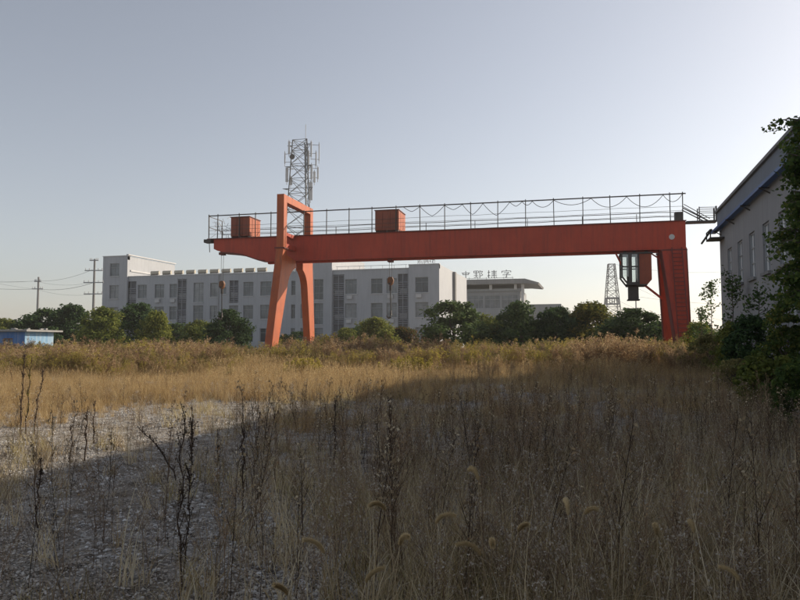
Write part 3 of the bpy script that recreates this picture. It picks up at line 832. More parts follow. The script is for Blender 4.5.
# ---- hoists hanging from the girder
def hoist(px, label, dzb):
    u = CRO
    # solve local x from the column
    best = min(np.linspace(-40, 0, 4001), key=lambda x: abs(proj_px(crane_pt(x, GW / 2, 7.0)) - px))
    p = crane_pt(best, GW / 2, 0)
    zb = ZB - 0.06 if best > -34.9 else float(np.interp(-best, [34.9, 35.6, 37.2, 38.1, 39.3], [0.22, 0.3, 0.85, 1.0, 1.12])) + ZB - 0.09
    h = thing('hoist_hook', label, 'hook', (p.x, p.y, 0), R(1.9), 'hoist hooks under the girder')
    tr = MB()
    tr.box(-0.22, 0.22, -0.28, -0.215, zb - 0.14, zb + 0.1); tr.box(-0.22, 0.22, 0.215, 0.28, zb - 0.14, zb + 0.1); tr.box(-0.18, 0.18, -0.215, 0.215, zb - 0.14, zb - 0.06)
    tr.build('trolley', M['red_dark'], h)
    rp_ = MB()
    for sx in (-0.16, 0.16):
        rp_.tube([(sx * .7, 0, zb - 0.12), (sx * 0.6, 0, 7.35)], 0.018, 5)
    rp_.build('rope', M['cable'], h)
    bl = MB()
    bl.prism([(-0.24, 7.3), (-0.14, 7.46), (0.16, 7.46), (0.28, 7.2), (0.22, 6.9), (0.08, 6.74), (-0.08, 6.74), (-0.24, 6.92)], 'y', -0.15, 0.15)
    b1 = bl.build('hook_block', M['yellow'], h, bevel=0.03)
    MB().tube([(-0.06, -0.19, 7.1), (-0.06, 0.19, 7.1)], 0.15, 14).build('sheave', M['rust'], b1)
    MB().box(-0.16, 0.02, -0.165, -0.152, 6.82, 7.0).build('plate', M['steel_dark'], b1)
    MB().tube([(0, 0, 6.72), (0, 0, 6.3)], 0.11, 8).build('shank', M['steel_dark'], h)
    MB().tube([(0.0, 0, 6.32), (0.03, 0, 4.55)], 0.05, 6).build('pendant_rope', M['cable'], h)
    hk = [(0.03, 0, 4.6), (0.03, 0, 4.35), (0.05, 0, 4.2), (0.0, 0, 4.03), (-0.14, 0, 3.96), (-0.28, 0, 4.04), (-0.32, 0, 4.2)]
    MB().tube(hk, [0.07, 0.08, 0.09, 0.095, 0.09, 0.07, 0.03], 8).build('hook', M['steel_dark'], h, smooth=True)
def crane_pt(x, y, z):
    c, s = math.cos(R(1.9)), math.sin(R(1.9))
    return Vector((CRO.x + c * x - s * y, CRO.y + s * x + c * y, z))
def proj_px(p):
    x = CY * p.x + SY * p.y; d = -SY * p.x + CY * p.y
    return 400 + FPX * x / (d * CP + (p.z - CAMH) * SP)
hoist(222, 'hoist block and hook under the cantilever, left of the orange portal leg', 0)
hoist(390.5, 'hoist block and hook hanging below the middle of the red girder', 0)

# ================================================================== TOWERS, POLES, WIRES
def lattice(name, label, cat, px, d, z0, zt, w0, w1, nb, legr, brr, rz=0.3, legs=4):
    p = at(px, d)
    t = thing(name, label, cat, (p.x, p.y, 0), rz)
    def c(k, z):
        f = (z - z0) / (zt - z0); w = (w0 + (w1 - w0) * f) / 2
        a = 2 * math.pi * (k + 0.5) / legs
        return (w * 1.414 * math.cos(a), w * 1.414 * math.sin(a), z)
    for k in range(legs):
        MB().tube([c(k, z0), c(k, zt)], legr, 6).build('leg', M['mast'], t)
    br_ = MB()
    zs = [z0 + (zt - z0) * (1 - (1 - i / nb) ** 1.15) for i in range(nb + 1)]
    for i in range(nb):
        for k in range(legs):
            k2_ = (k + 1) % legs
            br_.bar(c(k, zs[i]), c(k2_, zs[i + 1]), brr * 2); br_.bar(c(k2_, zs[i]), c(k, zs[i + 1]), brr * 2)
            br_.bar(c(k, zs[i + 1]), c(k2_, zs[i + 1]), brr * 2)
    br_.build('bracing', M['mast'], t)
    return t, c
tw, tc = lattice('telecom_mast', 'grey lattice telecom mast with antennas rising behind the crane', 'mast', 299.5, 150, 0, height(140.5, 150), 7.0, 2.7, 13, 0.12, 0.045, 0.55, 3)
zt_ = height(140.5, 150)
MB().tube([(0.9, 0, zt_ - 0.5), (0.9, 0, height(124, 150))], 0.06, 6).build('lightning_rod', M['galv'], tw)
mp = at(299.5, 150)
def panel_ant(px, py0, py1, w, y=0.0, tilt=0.0):
    p = at(px, 150 + y); v = p - mp
    c, s = math.cos(-0.55), math.sin(-0.55)
    x, yy = c * v.x - s * v.y, s * v.x + c * v.y
    z1, z0 = height(py0, 150), height(py1, 150)
    a = MB().box(x - w / 2, x + w / 2, yy - 0.12, yy + 0.12, z0, z1)
    o = a.build('panel_antenna', M['galv_pale'], tw, bevel=0.03)
    k = MB().tube([(x + 0.02, yy + 0.2, z0 - 0.6), (x + tilt, yy + 0.2, z1 + 0.4)], 0.06, 6)
    for z in (z0 + 0.3, z1 - 0.3):
        k.bar((x, yy + 0.1, z), (x * 0.55, yy * 0.5, z), 0.09)
    k.build('mount', M['galv'], o)
for a in ((287, 142.5, 155, 0.42, -1.0), (282.8, 152, 163, 0.25, 0.5), (285, 168, 182, 0.6, 0), (289, 176, 184, 0.6, 1), (309.5, 143, 158, 0.35, -1), (317.6, 143, 160, 0.22, 0.6),
          (314.5, 152, 166, 0.3, 0), (316.5, 166, 178, 0.35, 1), (310, 165, 180, 0.45, -.5), (313, 171, 182, 0.5, .4), (309.3, 182, 200, 0.8, .2), (306.8, 150, 170, 0.4, .5)):
    panel_ant(*a)
drum = at(290.2, 149.0) - mp
c_, s_ = math.cos(-0.55), math.sin(-0.55)
dx_, dy_ = c_ * drum.x - s_ * drum.y, s_ * drum.x + c_ * drum.y
MB().tube([(dx_, dy_ - 0.35, height(158, 150)), (dx_, dy_ + 0.2, height(158, 150))], 0.55, 14).build('dish', M['steel_dark'], tw)
for z in (height(147, 150), height(168, 150), height(190, 150)):
    rg = MB()
    ring = [tc(k, z) for k in (0, 1, 2, 0)]
    for a, b in zip(ring[:-1], ring[1:]):
        a2 = (a[0] * 1.5, a[1] * 1.5, z); b2 = (b[0] * 1.5, b[1] * 1.5, z)
        rg.bar(a2, b2, 0.09); rg.bar(a, a2, 0.09)
    rg.build('antenna_ring', M['mast'], tw)
MB().tube([(1.3, 0.2, 10), (1.0, 0.2, zt_ - 1)], 0.16, 6).build('feeder_cables', M['galv'], tw)

py_, pc_ = lattice('pylon', 'grey lattice power pylon standing beyond the trees near the cab', 'pylon', 613.0, 230, 0, height(264, 230), 6.6, 2.0, 11, 0.12, 0.055, 0.2, 4)
pf = MB()
for z in (height(298, 230), height(304, 230)):
    ring = [pc_(k, z) for k in range(4)]
    for k in range(4):
        a, b = Vector(ring[k]), Vector(ring[(k + 1) % 4])
        pf.bar(a * 1.0, b * 1.0, 0.28)
for k in range(4):
    a = Vector(pc_(k, height(298, 230))); b = Vector(pc_((k + 1) % 4, height(304, 230)))
    for t in np.linspace(0, 1, 6):
        p = a.lerp(Vector(pc_((k + 1) % 4, height(298, 230))), t); q2 = Vector((p.x, p.y, height(304, 230))); pf.bar(p, q2, 0.12)
pf.build('platform', M['galv'], py_)
pa = MB()
for z in (height(264.5, 230), height(277, 230)):
    pa.bar((-1.3, 0, z), (1.3, 0, z), 0.16)
pa.build('cross_arm', M['galv'], py_)

def pole(name, label, px, d, pyt, arms, r=0.17, rz=0.25):
    p = at(px, d)
    t = thing(name, label, 'utility pole', (p.x, p.y, 0), rz)
    zt = height(pyt, d)
    MB().tube([(0.5 * 0.0, 0, 0), (0, 0, zt)], [r * 1.35, r * 0.8], 8).build('mast', M['concrete'], t)
    for (py, w) in arms:
        z = height(py, d)
        a = MB().bar((-w / 2, -0.16, z), (w / 2, -0.16, z), 0.13).build('cross_arm', M['galv'], t)
        ins = MB()
        for x in (-w / 2 + 0.1, -w / 4, w / 4, w / 2 - 0.1):
            ins.tube([(x, -0.16, z + 0.07), (x, -0.16, z + 0.32)], 0.06, 6)
        ins.build('insulator', M['galv_pale'], a)
    return p
pA = pole('utility_pole', 'utility pole with two short cross arms above the blue hut', 36, 105, 277, [(281.5, 1.1), (289, 1.7)], 0.16, 0.2)
pB = pole('utility_pole', 'taller utility pole with four wide cross arms beside the office block', 92, 98, 259, [(260.5, 1.3), (270.6, 2.6), (282.6, 2.9), (294, 2.7)], 0.16, 0.2)
pC = pole('utility_pole', 'plain utility pole seen below the crane cab', 637, 160, 296, [(297.5, 1.4)], 0.15, 0.1)
def wire(a, b, sag, label, rad=0.02):
    pts = []
    for t in np.linspace(0, 1, 14):
        p = a.lerp(b, t); p.z -= sag * 4 * t * (1 - t); pts.append(p)
    o = MB().tube(pts, rad, 4).build('overhead_wire', M['wire'])
    tag(o, label, 'wire', 'overhead wires')
rank = ['topmost', 'second', 'third', 'lowest']
for i, (y0, ya, yb, rad) in enumerate(((279.5, 281, 270, .02), (285, 289, 282.2, .03), (277.5, 281.2, 282.4, .016), (274, 289.4, 294, .016))):
    A = at(-40, 112, height(y0, 112)); B = at(36 + 1.5 * (i % 2), 105 - 0.2, height(ya, 105)); Cc = at(92 + 3 * (i % 2), 98 - 0.2, height(yb, 98))
    wire(A, B, 0.3, rank[(1, 3, 0, 2)[i]] + ' thin wire at the right pole end, left of the pole above the hut'.replace(' at the right pole end', ''), rad)
    wire(B, Cc, 0.5, rank[(0, 1, 2, 3)[i]] + ' thin wire slung between the two utility poles, counted at the right pole', rad)
for i, (a, b) in enumerate((((616, 264.5), (760, 268)), ((616, 277), (760, 330)), ((617, 300), (760, 345)))):
    wire(at(a[0], 230, height(a[1], 230)), at(b[0], 215, height(b[1], 215)), 2.0, ['top', 'middle', 'lowest'][i] + ' thin power line running right from the lattice pylon', 0.035)
wire(at(640, 160, height(297, 160)), at(780, 150, height(303, 150)), 0.8, 'single thin wire crossing behind the right crane leg', 0.03)

# ================================================================== TREES
def leaf_quads(P, N, size, aspect=0.6, rg=rng):
    """one leaf-sized quad per point, facing roughly N"""
    n = len(P)
    N = N / (np.linalg.norm(N, axis=1, keepdims=True) + 1e-9)
    T = rg.normal(size=(n, 3)); T -= (T * N).sum(1, keepdims=True) * N
    T /= np.linalg.norm(T, axis=1, keepdims=True) + 1e-9
    B = np.cross(N, T)
    s = (size * rg.uniform(0.6, 1.35, n))[:, None]
    v = np.stack([P - T * s * 0.5, P + B * s * aspect * 0.5 + T * s * 0.06, P + T * s * 0.5, P - B * s * aspect * 0.5 + T * s * 0.06], 1)
    f = np.arange(n * 4).reshape(n, 4)
    return v.reshape(-1, 3), f
def crown_points(n, rx, ry, h, z0, nclump, rg, shape=1.0, bottom=0.35):
    """leaf positions in clumps spread through an uneven crown"""
    C = []
    for i in range(nclump):
        zf = rg.uniform(0.03, 0.97) ** 0.9
        prof = (1 - max(0.0, (zf - 0.33) / 0.67) ** (2.6 - 0.7 * shape)) ** 0.62 * (0.72 + 0.28 * min(1.0, zf / 0.3))
        a = rg.uniform(0, 2 * np.pi); r = rg.uniform(0.15, 1.0) ** 0.6 * prof * (0.62 + 0.62 * float(vnoise(np.cos(a) * 2 + zf * 3.1, np.sin(a) * 2 + zf * 2.3, 0.8, int(h * 13) % 50 + nclump)))
        cr = rg.uniform(0.11, 0.32) * min(rx, h * 0.5)
        C.append((np.cos(a) * r * (rx - cr * 0.6), np.sin(a) * r * (ry - cr * 0.6), z0 + cr * 0.5 + zf * (h - cr * 1.2), cr))
    C = np.array(C)
    k = rg.integers(0, nclump, n)
    d = rg.normal(size=(n, 3)); d /= np.linalg.norm(d, axis=1, keepdims=True)
    rr = rg.uniform(0.0, 1.0, n) ** 0.45
    P = C[k, :3] + d * (rr * C[k, 3])[:, None] * np.array([1.15, 1.15, 0.85])
    Nn = d * 0.8 + rg.normal(size=(n, 3)) * 0.6 + np.array([0, 0, 0.35])
    return P, Nn, C
crowns = []
def make_crown(seed, rx, ry, h, n, nclump, size, mat, shape=1.0, bottom=0.35):
    rg = np.random.default_rng(seed)
    P, Nn, C = crown_points(n, rx, ry, h, 0.0, nclump, rg, shape, bottom)
    v, f = leaf_quads(P, Nn, size, 0.62, rg)
    return fast_mesh('crown', v, f, [mat]), C
def make_trunk(h, C, r0, mat, seed):
    rg = random.Random(seed)
    mb = MB()
    top = h * 0.75
    pts = [(0, 0, -0.15)]
    for i in range(1, 6):
        pts.append((rg.uniform(-.06, .06) * i, rg.uniform(-.06, .06) * i, top * i / 5))
    mb.tube(pts, [r0 * (1.15 - 0.17 * i) for i in range(6)], 8)
    idx = list(range(len(C))); rg.shuffle(idx)
    for k in idx[:16]:
        c = Vector(C[k][:3]); b = Vector(pts[rg.randint(1, 4)])
        if c.z < b.z: b = Vector(pts[1])
        m = b.lerp(c, 0.5) + Vector((rg.uniform(-.1, .1), rg.uniform(-.1, .1), 0.1 * h * 0.2))
        mb.tube([b, m, c], [r0 * 0.34, r0 * 0.22, r0 * 0.08], 5)
    return mb.mesh('trunk', mat)
bank = {}
for key, mat, shape in (('dark', 'leaf_dark', 0.8), ('dark2', 'leaf_dark', 1.3), ('dark3', 'leaf_dark', 0.3), ('dark4', 'leaf_dark', 1.0), ('olive', 'leaf_olive', 1.1), ('olive2', 'leaf_olive', 0.5), ('yellow', 'leaf_yellow', 1.0), ('red', 'leaf_red', 0.8)):
    cm, C = make_crown(hash(key) % 1000 if False else sum(map(ord, key)), 1.0 * 3, 1.0 * 3, 6.0, 11000, 84 + sum(map(ord, key)) % 17, 0.26, M[mat], shape, 0.6)
    tm = make_trunk(5.0, C, 0.16, M['bark'], len(key))
    bank[key] = (cm, tm)
def tree(px, d, pyt, wpx, key, label, rz, name='tree', z_sink=0.0, group='trees in front of the office block'):
    p = at(px, d)
    h = height(pyt, d)
    w = wpx * d / FPX
    t = thing(name, label, 'tree', (p.x, p.y, 0), rz, group)
    cm, tm = bank[key]
    c = link('crown', cm, t); k = link('trunk', tm, t)
    sxy = w / 4.3
    c.scale = (sxy, sxy, (h - z_sink) / 6.05); c.location = (0, 0, z_sink)
    k.scale = (sxy, sxy, h / 6.4)
    return t
TREES = [
    (2, 92, 316, 34, 'olive2', 'small pale green tree at the left frame edge behind the hut'),
    (30, 84, 313, 40, 'dark2', 'dark green tree just behind the right end of the blue hut'),
    (48, 88, 306, 40, 'dark', 'dark tree between the blue hut and the tall pole, second crown from hut'),
    (69, 86, 302, 44, 'dark2', 'tall dark tree left of the utility pole with four arms'),
    (103, 74, 304, 46, 'olive', 'olive green tree under the left corner of the office block'),
    (137, 82, 300, 46, 'dark3', 'dark green tree with pointed top below the first louvred column'),
    (156, 76, 308, 32, 'olive', 'slim olive tree with sunlit right side beside the dark pointed tree'),
    (176, 92, 322, 34, 'dark2', 'low shaded tree half hidden behind the slim olive tree'),
    (199, 80, 318, 32, 'olive2', 'small rounded tree left of the bushy pointed tree near the portal leg'),
    (228, 74, 307, 44, 'dark4', 'bushy pointed tree standing left of the orange portal leg'),
    (284, 92, 333, 22, 'olive2', 'low bush seen between the two orange portal legs, beside the near leg'),
    (298, 90, 330, 20, 'dark', 'small dark bush seen between the orange legs, beside the far leg'),
    (346, 86, 326, 26, 'olive', 'small tree at the foot of the louvred column right of the portal'),
    (374, 80, 315, 44, 'olive', 'rounded green tree below the middle hoist hook'),
    (402, 82, 325, 32, 'red', 'small tree with reddish leaves below the right end of the office block'),
    (453, 72, 298, 60, 'dark', 'large dark rounded tree in front of the sunlit end wall'),
    (487, 76, 312, 36, 'olive2', 'lower green tree below the canopy building, right of the large dark tree'),
    (521, 73, 299, 52, 'dark2', 'dense green tree under the canopy roof edge'),
    (558, 72, 304, 46, 'dark3', 'dark tree in the gap between canopy building and pylon'),
    (592, 71, 299, 48, 'yellow', 'tree with yellowing sunlit top just left of the lattice pylon'),
    (636, 66, 306, 62, 'dark4', 'very dark tree beneath the crane cab'),
    (503, 80, 320, 36, 'dark3', 'low dark tree filling the gap under the left part of the canopy building'),
    (541, 80, 318, 36, 'dark4', 'low dark tree between the canopy roof edge tree and the next one right'),
    (574, 79, 314, 34, 'dark2', 'dark tree squeezed between the yellowing tree and its left neighbour'),
    (614, 76, 318, 36, 'dark3', 'dark low tree below the lattice pylon'),
    (660, 70, 320, 36, 'dark2', 'dark tree just left of the right crane leg'),
    (388, 88, 324, 30, 'dark', 'dark low tree between the rounded tree and the reddish one'),
    (360, 88, 324, 30, 'dark4', 'dark low tree just left of the rounded tree below the hook'),
    (700, 70, 322, 40, 'olive', 'hazy green tree behind the gap between crane and workshop'),
]
for i, (px, d, pyt, w, key, lab) in enumerate(TREES):
    tree(px, d, pyt, w, key, lab, (i * 2.39) % 6.28)

# far wood along the horizon
rgf = np.random.default_rng(5)
n = 26000
ang = rgf.uniform(-1.0, 1.0, n); dd = rgf.uniform(270, 330, n)
fx = dd * np.sin(ang); fy = dd * np.cos(ang)
hh = (4 + 5 * vnoise(fx, fy, 14, 4)) * rgf.uniform(0, 1, n) ** 0.7
P = np.stack([CY * fx - SY * fy, SY * fx + CY * fy, hh], 1)
v, f = leaf_quads(P, rgf.normal(size=(n, 3)) + np.array([0, -0.5, 0.5]), 1.5, 0.8, rgf)
tag(link('distant_wood', fast_mesh('distant_wood', v, f, [M['leaf_dark']])), 'distant dark belt of trees along the horizon', 'wood', kind='stuff')

# ---- right side shrubs and the overhanging tree
def shrub(px, d, pyt, wpx, mat, label, n, size, seed, cat='shrub', ragged=False):
    p = at(px, d); h = height(pyt, d); w = wpx * d / FPX
    cm, C = make_crown(seed, w / 2, w / 2, h - 0.1, n, 60, size, M[mat], 0.6, 0.55)
    t = thing('shrub', label, cat, (p.x, p.y, 0), 0, 'shrubs along the workshop wall')
    c = link('foliage', cm, t); c.location.z = 0.02
    link('stem', make_trunk(h * 0.8, C, 0.05, M['bark'], seed), t)
shrub(752, 26.5, 310, 60, 'leaf_dark', 'big dark shrub against the workshop wall', 9000, 0.12, 31)
shrub(788, 22, 296, 60, 'leaf_near', 'tall shrub at the right frame edge under the overhanging tree', 9000, 0.11, 32)
shrub(768, 18, 346, 74, 'leaf_olive', 'lighter green leafy shrub in front of the dark shrubs at right', 5200, 0.11, 33)
shrub(806, 14, 350, 80, 'leaf_near', 'shaded low shrub cut by the right frame edge', 4600, 0.10, 34)
shrub(711, 36, 330, 60, 'olive', 'feathery olive shrub at the foot of the right crane leg', 7500, 0.10, 35)
shrub(686, 41, 341, 56, 'olive', 'low olive weed mound just left of the feathery shrub', 6500, 0.09, 36)
shrub(648, 44, 345, 56, 'leaf_dark', 'low dark bush left of the right crane leg foot', 5500, 0.11, 37)
shrub(731, 32, 318, 44, 'leaf_olive', 'olive green shrub below the workshop corner', 6500, 0.11, 38)
shrub(700, 48, 318, 44, 'leaf_olive', 'olive bush filling the gap behind the right crane leg', 6500, 0.12, 39)
shrub(738, 23, 354, 60, 'olive', 'low olive weed mound in front of the shrubs below the workshop corner', 5200, 0.08, 40)
def sapling(px, d, pyt, label, seed, spread, nb, leaf, mat, lean=0.0):
    rg = np.random.default_rng(seed)
    p = at(px, d); h = height(pyt, d)
    t = thing('sapling', label, 'sapling', (p.x, p.y, 0), 0, 'saplings by the workshop')
    mb = MB(); L = []
    stem = [Vector((lean * i / 8 * h * 0.2 + rg.uniform(-.04, .04), rg.uniform(-.04, .04), h * i / 8 - 0.1)) for i in range(9)]
    mb.tube(stem, [0.045 * (1 - i / 10) for i in range(9)], 5)
    for k in range(nb):
        f_ = rg.uniform(0.3, 0.98); i = int(f_ * 8); b = stem[i].lerp(stem[min(8, i + 1)], f_ * 8 - i)
        a = rg.uniform(0, 6.28); ln = spread * (1.1 - 0.7 * f_) * rg.uniform(0.6, 1.2)
        e = b + Vector((math.cos(a) * ln, math.sin(a) * ln, ln * rg.uniform(0.4, 1.0)))
        mb.tube([b, b.lerp(e, 0.5) + Vector((0, 0, -0.04)), e], [0.016, 0.012, 0.006], 4)
        for j in range(int(11)):
            q2 = b.lerp(e, rg.uniform(0.2, 1.05)); L.append((q2.x + rg.normal() * leaf * 0.6, q2.y + rg.normal() * leaf * .6, q2.z + rg.normal() * leaf * .6))
    mb.build('stem', M['bark'], t)
    L = np.array(L)
    v, f = leaf_quads(L, rg.normal(size=L.shape) + np.array([0, 0, .4]), leaf, 0.7, rg)
    link('foliage', fast_mesh('foliage', v, f, [M[mat]]), t)
sapling(713, 46, 279, 'sparse leafy sapling silhouetted between crane leg and workshop corner', 41, 1.1, 46, 0.17, 'leaf_dark')
sapling(703, 44, 308, 'shorter sparse sapling beside the crane leg', 42, 0.9, 34, 0.15, 'leaf_dark')
sapling(733, 33, 268, 'tall thin sapling in front of the workshop corner', 43, 0.8, 40, 0.15, 'leaf_dark', 0.1)
sapling(752, 28, 290, 'leaning sapling in front of the second workshop window', 44, 0.9, 34, 0.14, 'leaf_dark', 0.5)

def overhang_tree():
    rg = np.random.default_rng(50)
    d = 16.5
    p = at(852, d)
    t = thing('broadleaf_tree', 'large broadleaf tree with hanging branches reaching in at the right edge', 'tree', (p.x, p.y, 0))
    mb = MB()
    H = height(100, d)
    tr = [Vector((0.12 * math.sin(i * 0.9), 0.1 * math.cos(i * 1.3), H * 0.93 * i / 9 - 0.1)) for i in range(10)]
    mb.tube(tr, [0.17 * (1 - i / 11) for i in range(10)], 9)
    L = []
    def limb(b, e, r):
        m1 = b.lerp(e, 0.35) + Vector((0, 0, 0.22 * (e - b).length * 0.6)); m2 = b.lerp(e, 0.72) + Vector((0, 0, 0.14 * (e - b).length * .6))
        mb.tube([b, m1, m2, e], [r, r * 0.7, r * 0.4, r * 0.15], 5)
        path = [b, m1, m2, e]
        for k in range(11):
            f_ = rg.uniform(0.3, 1.0) * 3; i = min(2, int(f_)); q2 = path[i].lerp(path[i + 1], f_ - i)
            a = rg.uniform(0, 6.28); ln = rg.uniform(0.25, 0.6)
            e2 = q2 + Vector((math.cos(a) * ln, math.sin(a) * ln, -ln * rg.uniform(0.0, 0.7)))
            mb.tube([q2, e2], [r * 0.22, r * 0.08], 4)
            for j in range(34):
                s = q2.lerp(e2, rg.uniform(0.15, 1.1)); L.append((s.x + rg.normal() * 0.09, s.y + rg.normal() * 0.09, s.z - abs(rg.normal()) * 0.10))
    for k in range(52):
        z = H * rg.uniform(0.36, 0.98); a = rg.uniform(0, 6.28)
        env = 1.25 * (1 - max(0, (z / H - 0.62)) ** 1.1 * 1.35)
        ln = env * rg.uniform(0.7, 1.1)
        b = Vector((0, 0, max(0.8, z - 0.45 * ln)))
        limb(b, Vector((math.cos(a) * ln, math.sin(a) * ln, z)), 0.055)
    # the boughs that reach into the picture, at the heights seen there
    for (px, py, dd_) in ((776, 118, 0.0), (783, 140, 0.4), (777, 158, -0.4), (772, 165, 0.2), (778, 186, 0.5), (774, 205, -0.3), (782, 222, 0.3), (768, 228, 0.0), (771, 243, -0.5), (790, 130, 0.2), (786, 150, -.3), (788, 172, .1), (786, 196, .3), (788, 214, -.4), (784, 238, .2), (786, 254, .5), (784, 270, -.2), (792, 118, 0.1), (772, 262, 0.4), (776, 276, 0), (783, 290, -0.2)):
        e = at(px + 11, d + dd_, height(py, d)) - p
        b = Vector((0, 0, max(0.8, e.z - 0.7)))
        limb(b, e, 0.06)
    mb.build('trunk', M['bark'], t)
    L = np.array(L)
    v, f = leaf_quads(L, rg.normal(size=L.shape) * 0.8 + np.array([0, -0.2, 0.6]), 0.108, 0.74, rg)
    link('crown', fast_mesh('crown', v, f, [M['leaf_near']]), t)
overhang_tree()

# ================================================================== FIELD VEGETATION
protos = bpy.data.collections.new('plant_sources')
def blades(n, h, spread, lean, w, rg, segs=3, hvar=0.4, droop=0.5):
    V, F = [], []
    for b in range(n):
        a = rg.uniform(0, 2 * np.pi); r = spread * np.sqrt(rg.uniform(0, 1))
        base = np.array([r * np.cos(a), r * np.sin(a), -0.03])
        hh = h * (1 - hvar * rg.uniform(0, 1)); la = rg.uniform(0, 2 * np.pi); l = lean * rg.uniform(0.2, 1) * hh
        wd = np.array([-np.sin(la + rg.uniform(-1, 1)), np.cos(la), 0]); wd /= np.linalg.norm(wd) + 1e-9
        i0 = len(V)
        for s in range(segs + 1):
            t = s / segs
            c = base + np.array([np.cos(la), np.sin(la), 0]) * l * t ** 1.8 + np.array([0, 0, hh * (t - droop * 0.25 * t ** 3)])
            ww = w * (1 - t * 0.85) * 0.5
            V.append(c - wd * ww); V.append(c + wd * ww)
        for s in range(segs):
            F.append((i0 + 2 * s, i0 + 2 * s + 1, i0 + 2 * s + 3, i0 + 2 * s + 2))
    return V, F
def thin(V, F, a, b, w, rg):
    """a thin twig as two crossed strips"""
    a, b = np.array(a, float), np.array(b, float)
    d = b - a; d /= np.linalg.norm(d) + 1e-9
    u = np.cross(d, rg.normal(size=3)); u /= np.linalg.norm(u) + 1e-9
    v = np.cross(d, u)
    for k in (u, v):
        i = len(V)
        V.extend([a - k * w / 2, a + k * w / 2, b + k * w * 0.25, b - k * w * 0.25]); F.append((i, i + 1, i + 2, i + 3))
def specks(V, F, pts, size, rg):
    for p in pts:
        i = len(V); n1 = rg.normal(size=3); n1 /= np.linalg.norm(n1); n2 = np.cross(n1, rg.normal(size=3)); n2 /= np.linalg.norm(n2) + 1e-9
        s = size * rg.uniform(0.5, 1.3)
        V.extend([p - n1 * s, p - n2 * s * .6, p + n1 * s, p + n2 * s * .6]); F.append((i, i + 1, i + 2, i + 3))
def weed(h, nb, rg, w=0.008, spread=0.35, nsp=40, ssize=0.012, up=0.8, leafy=0):
    """branching dead weed: returns stem geometry and speck geometry"""
    V, F, S = [], [], []
    lean = rg.normal(size=2) * 0.08 * h
    top = np.array([lean[0], lean[1], h]); mid = np.array([lean[0] * 0.3 + rg.normal() * .02, lean[1] * 0.3, h * 0.5])
    thin(V, F, (0, 0, -0.05), mid, w * 1.3, rg); thin(V, F, mid, top, w, rg)
    for k in range(nb):
        t = rg.uniform(0.3, 0.98)
        b = mid * (t * 2) if t < 0.5 else mid + (top - mid) * (t * 2 - 1)
        a = rg.uniform(0, 6.28); ln = spread * h * (1.15 - t) * rg.uniform(0.6, 1.3)
        e = b + np.array([np.cos(a) * ln, np.sin(a) * ln, ln * up * rg.uniform(0.6, 1.6)])
        thin(V, F, b, e, w * 0.6, rg)
        for q in range(2):
            c = b + (e - b) * rg.uniform(0.4, 0.9); a2 = rg.uniform(0, 6.28); l2 = ln * 0.4
            e2 = c + np.array([np.cos(a2) * l2, np.sin(a2) * l2, l2]); thin(V, F, c, e2, w * 0.4, rg)
            for z in range(max(1, int(nsp / nb / 2))):
                S.append(c + (e2 - c) * rg.uniform(0.3, 1.1) + rg.normal(size=3) * ssize)
    return V, F, S
def add_proto(name, parts, coll):
    """parts: list of (V,F,material)"""
    V, F, mi, mats = [], [], [], []
    for k, (v, f, m) in enumerate(parts):
        o = len(V); V.extend(v); F.extend([tuple(i + o for i in q) for q in f]); mi.extend([k] * len(f)); mats.append(m)
    me = fast_mesh(name, np.array(V), np.array(F), mats, mi)
    ob = bpy.data.objects.new(name, me); coll.objects.link(ob)
    return ob
def source(name):
    c = bpy.data.collections.new(name); return c
src = {k: source('source_' + k) for k in ('bent', 'stone', 'gold', 'tan', 'weed', 'redweed', 'fluffweed', 'litter', 'lowgrass', 'goldenrod')}
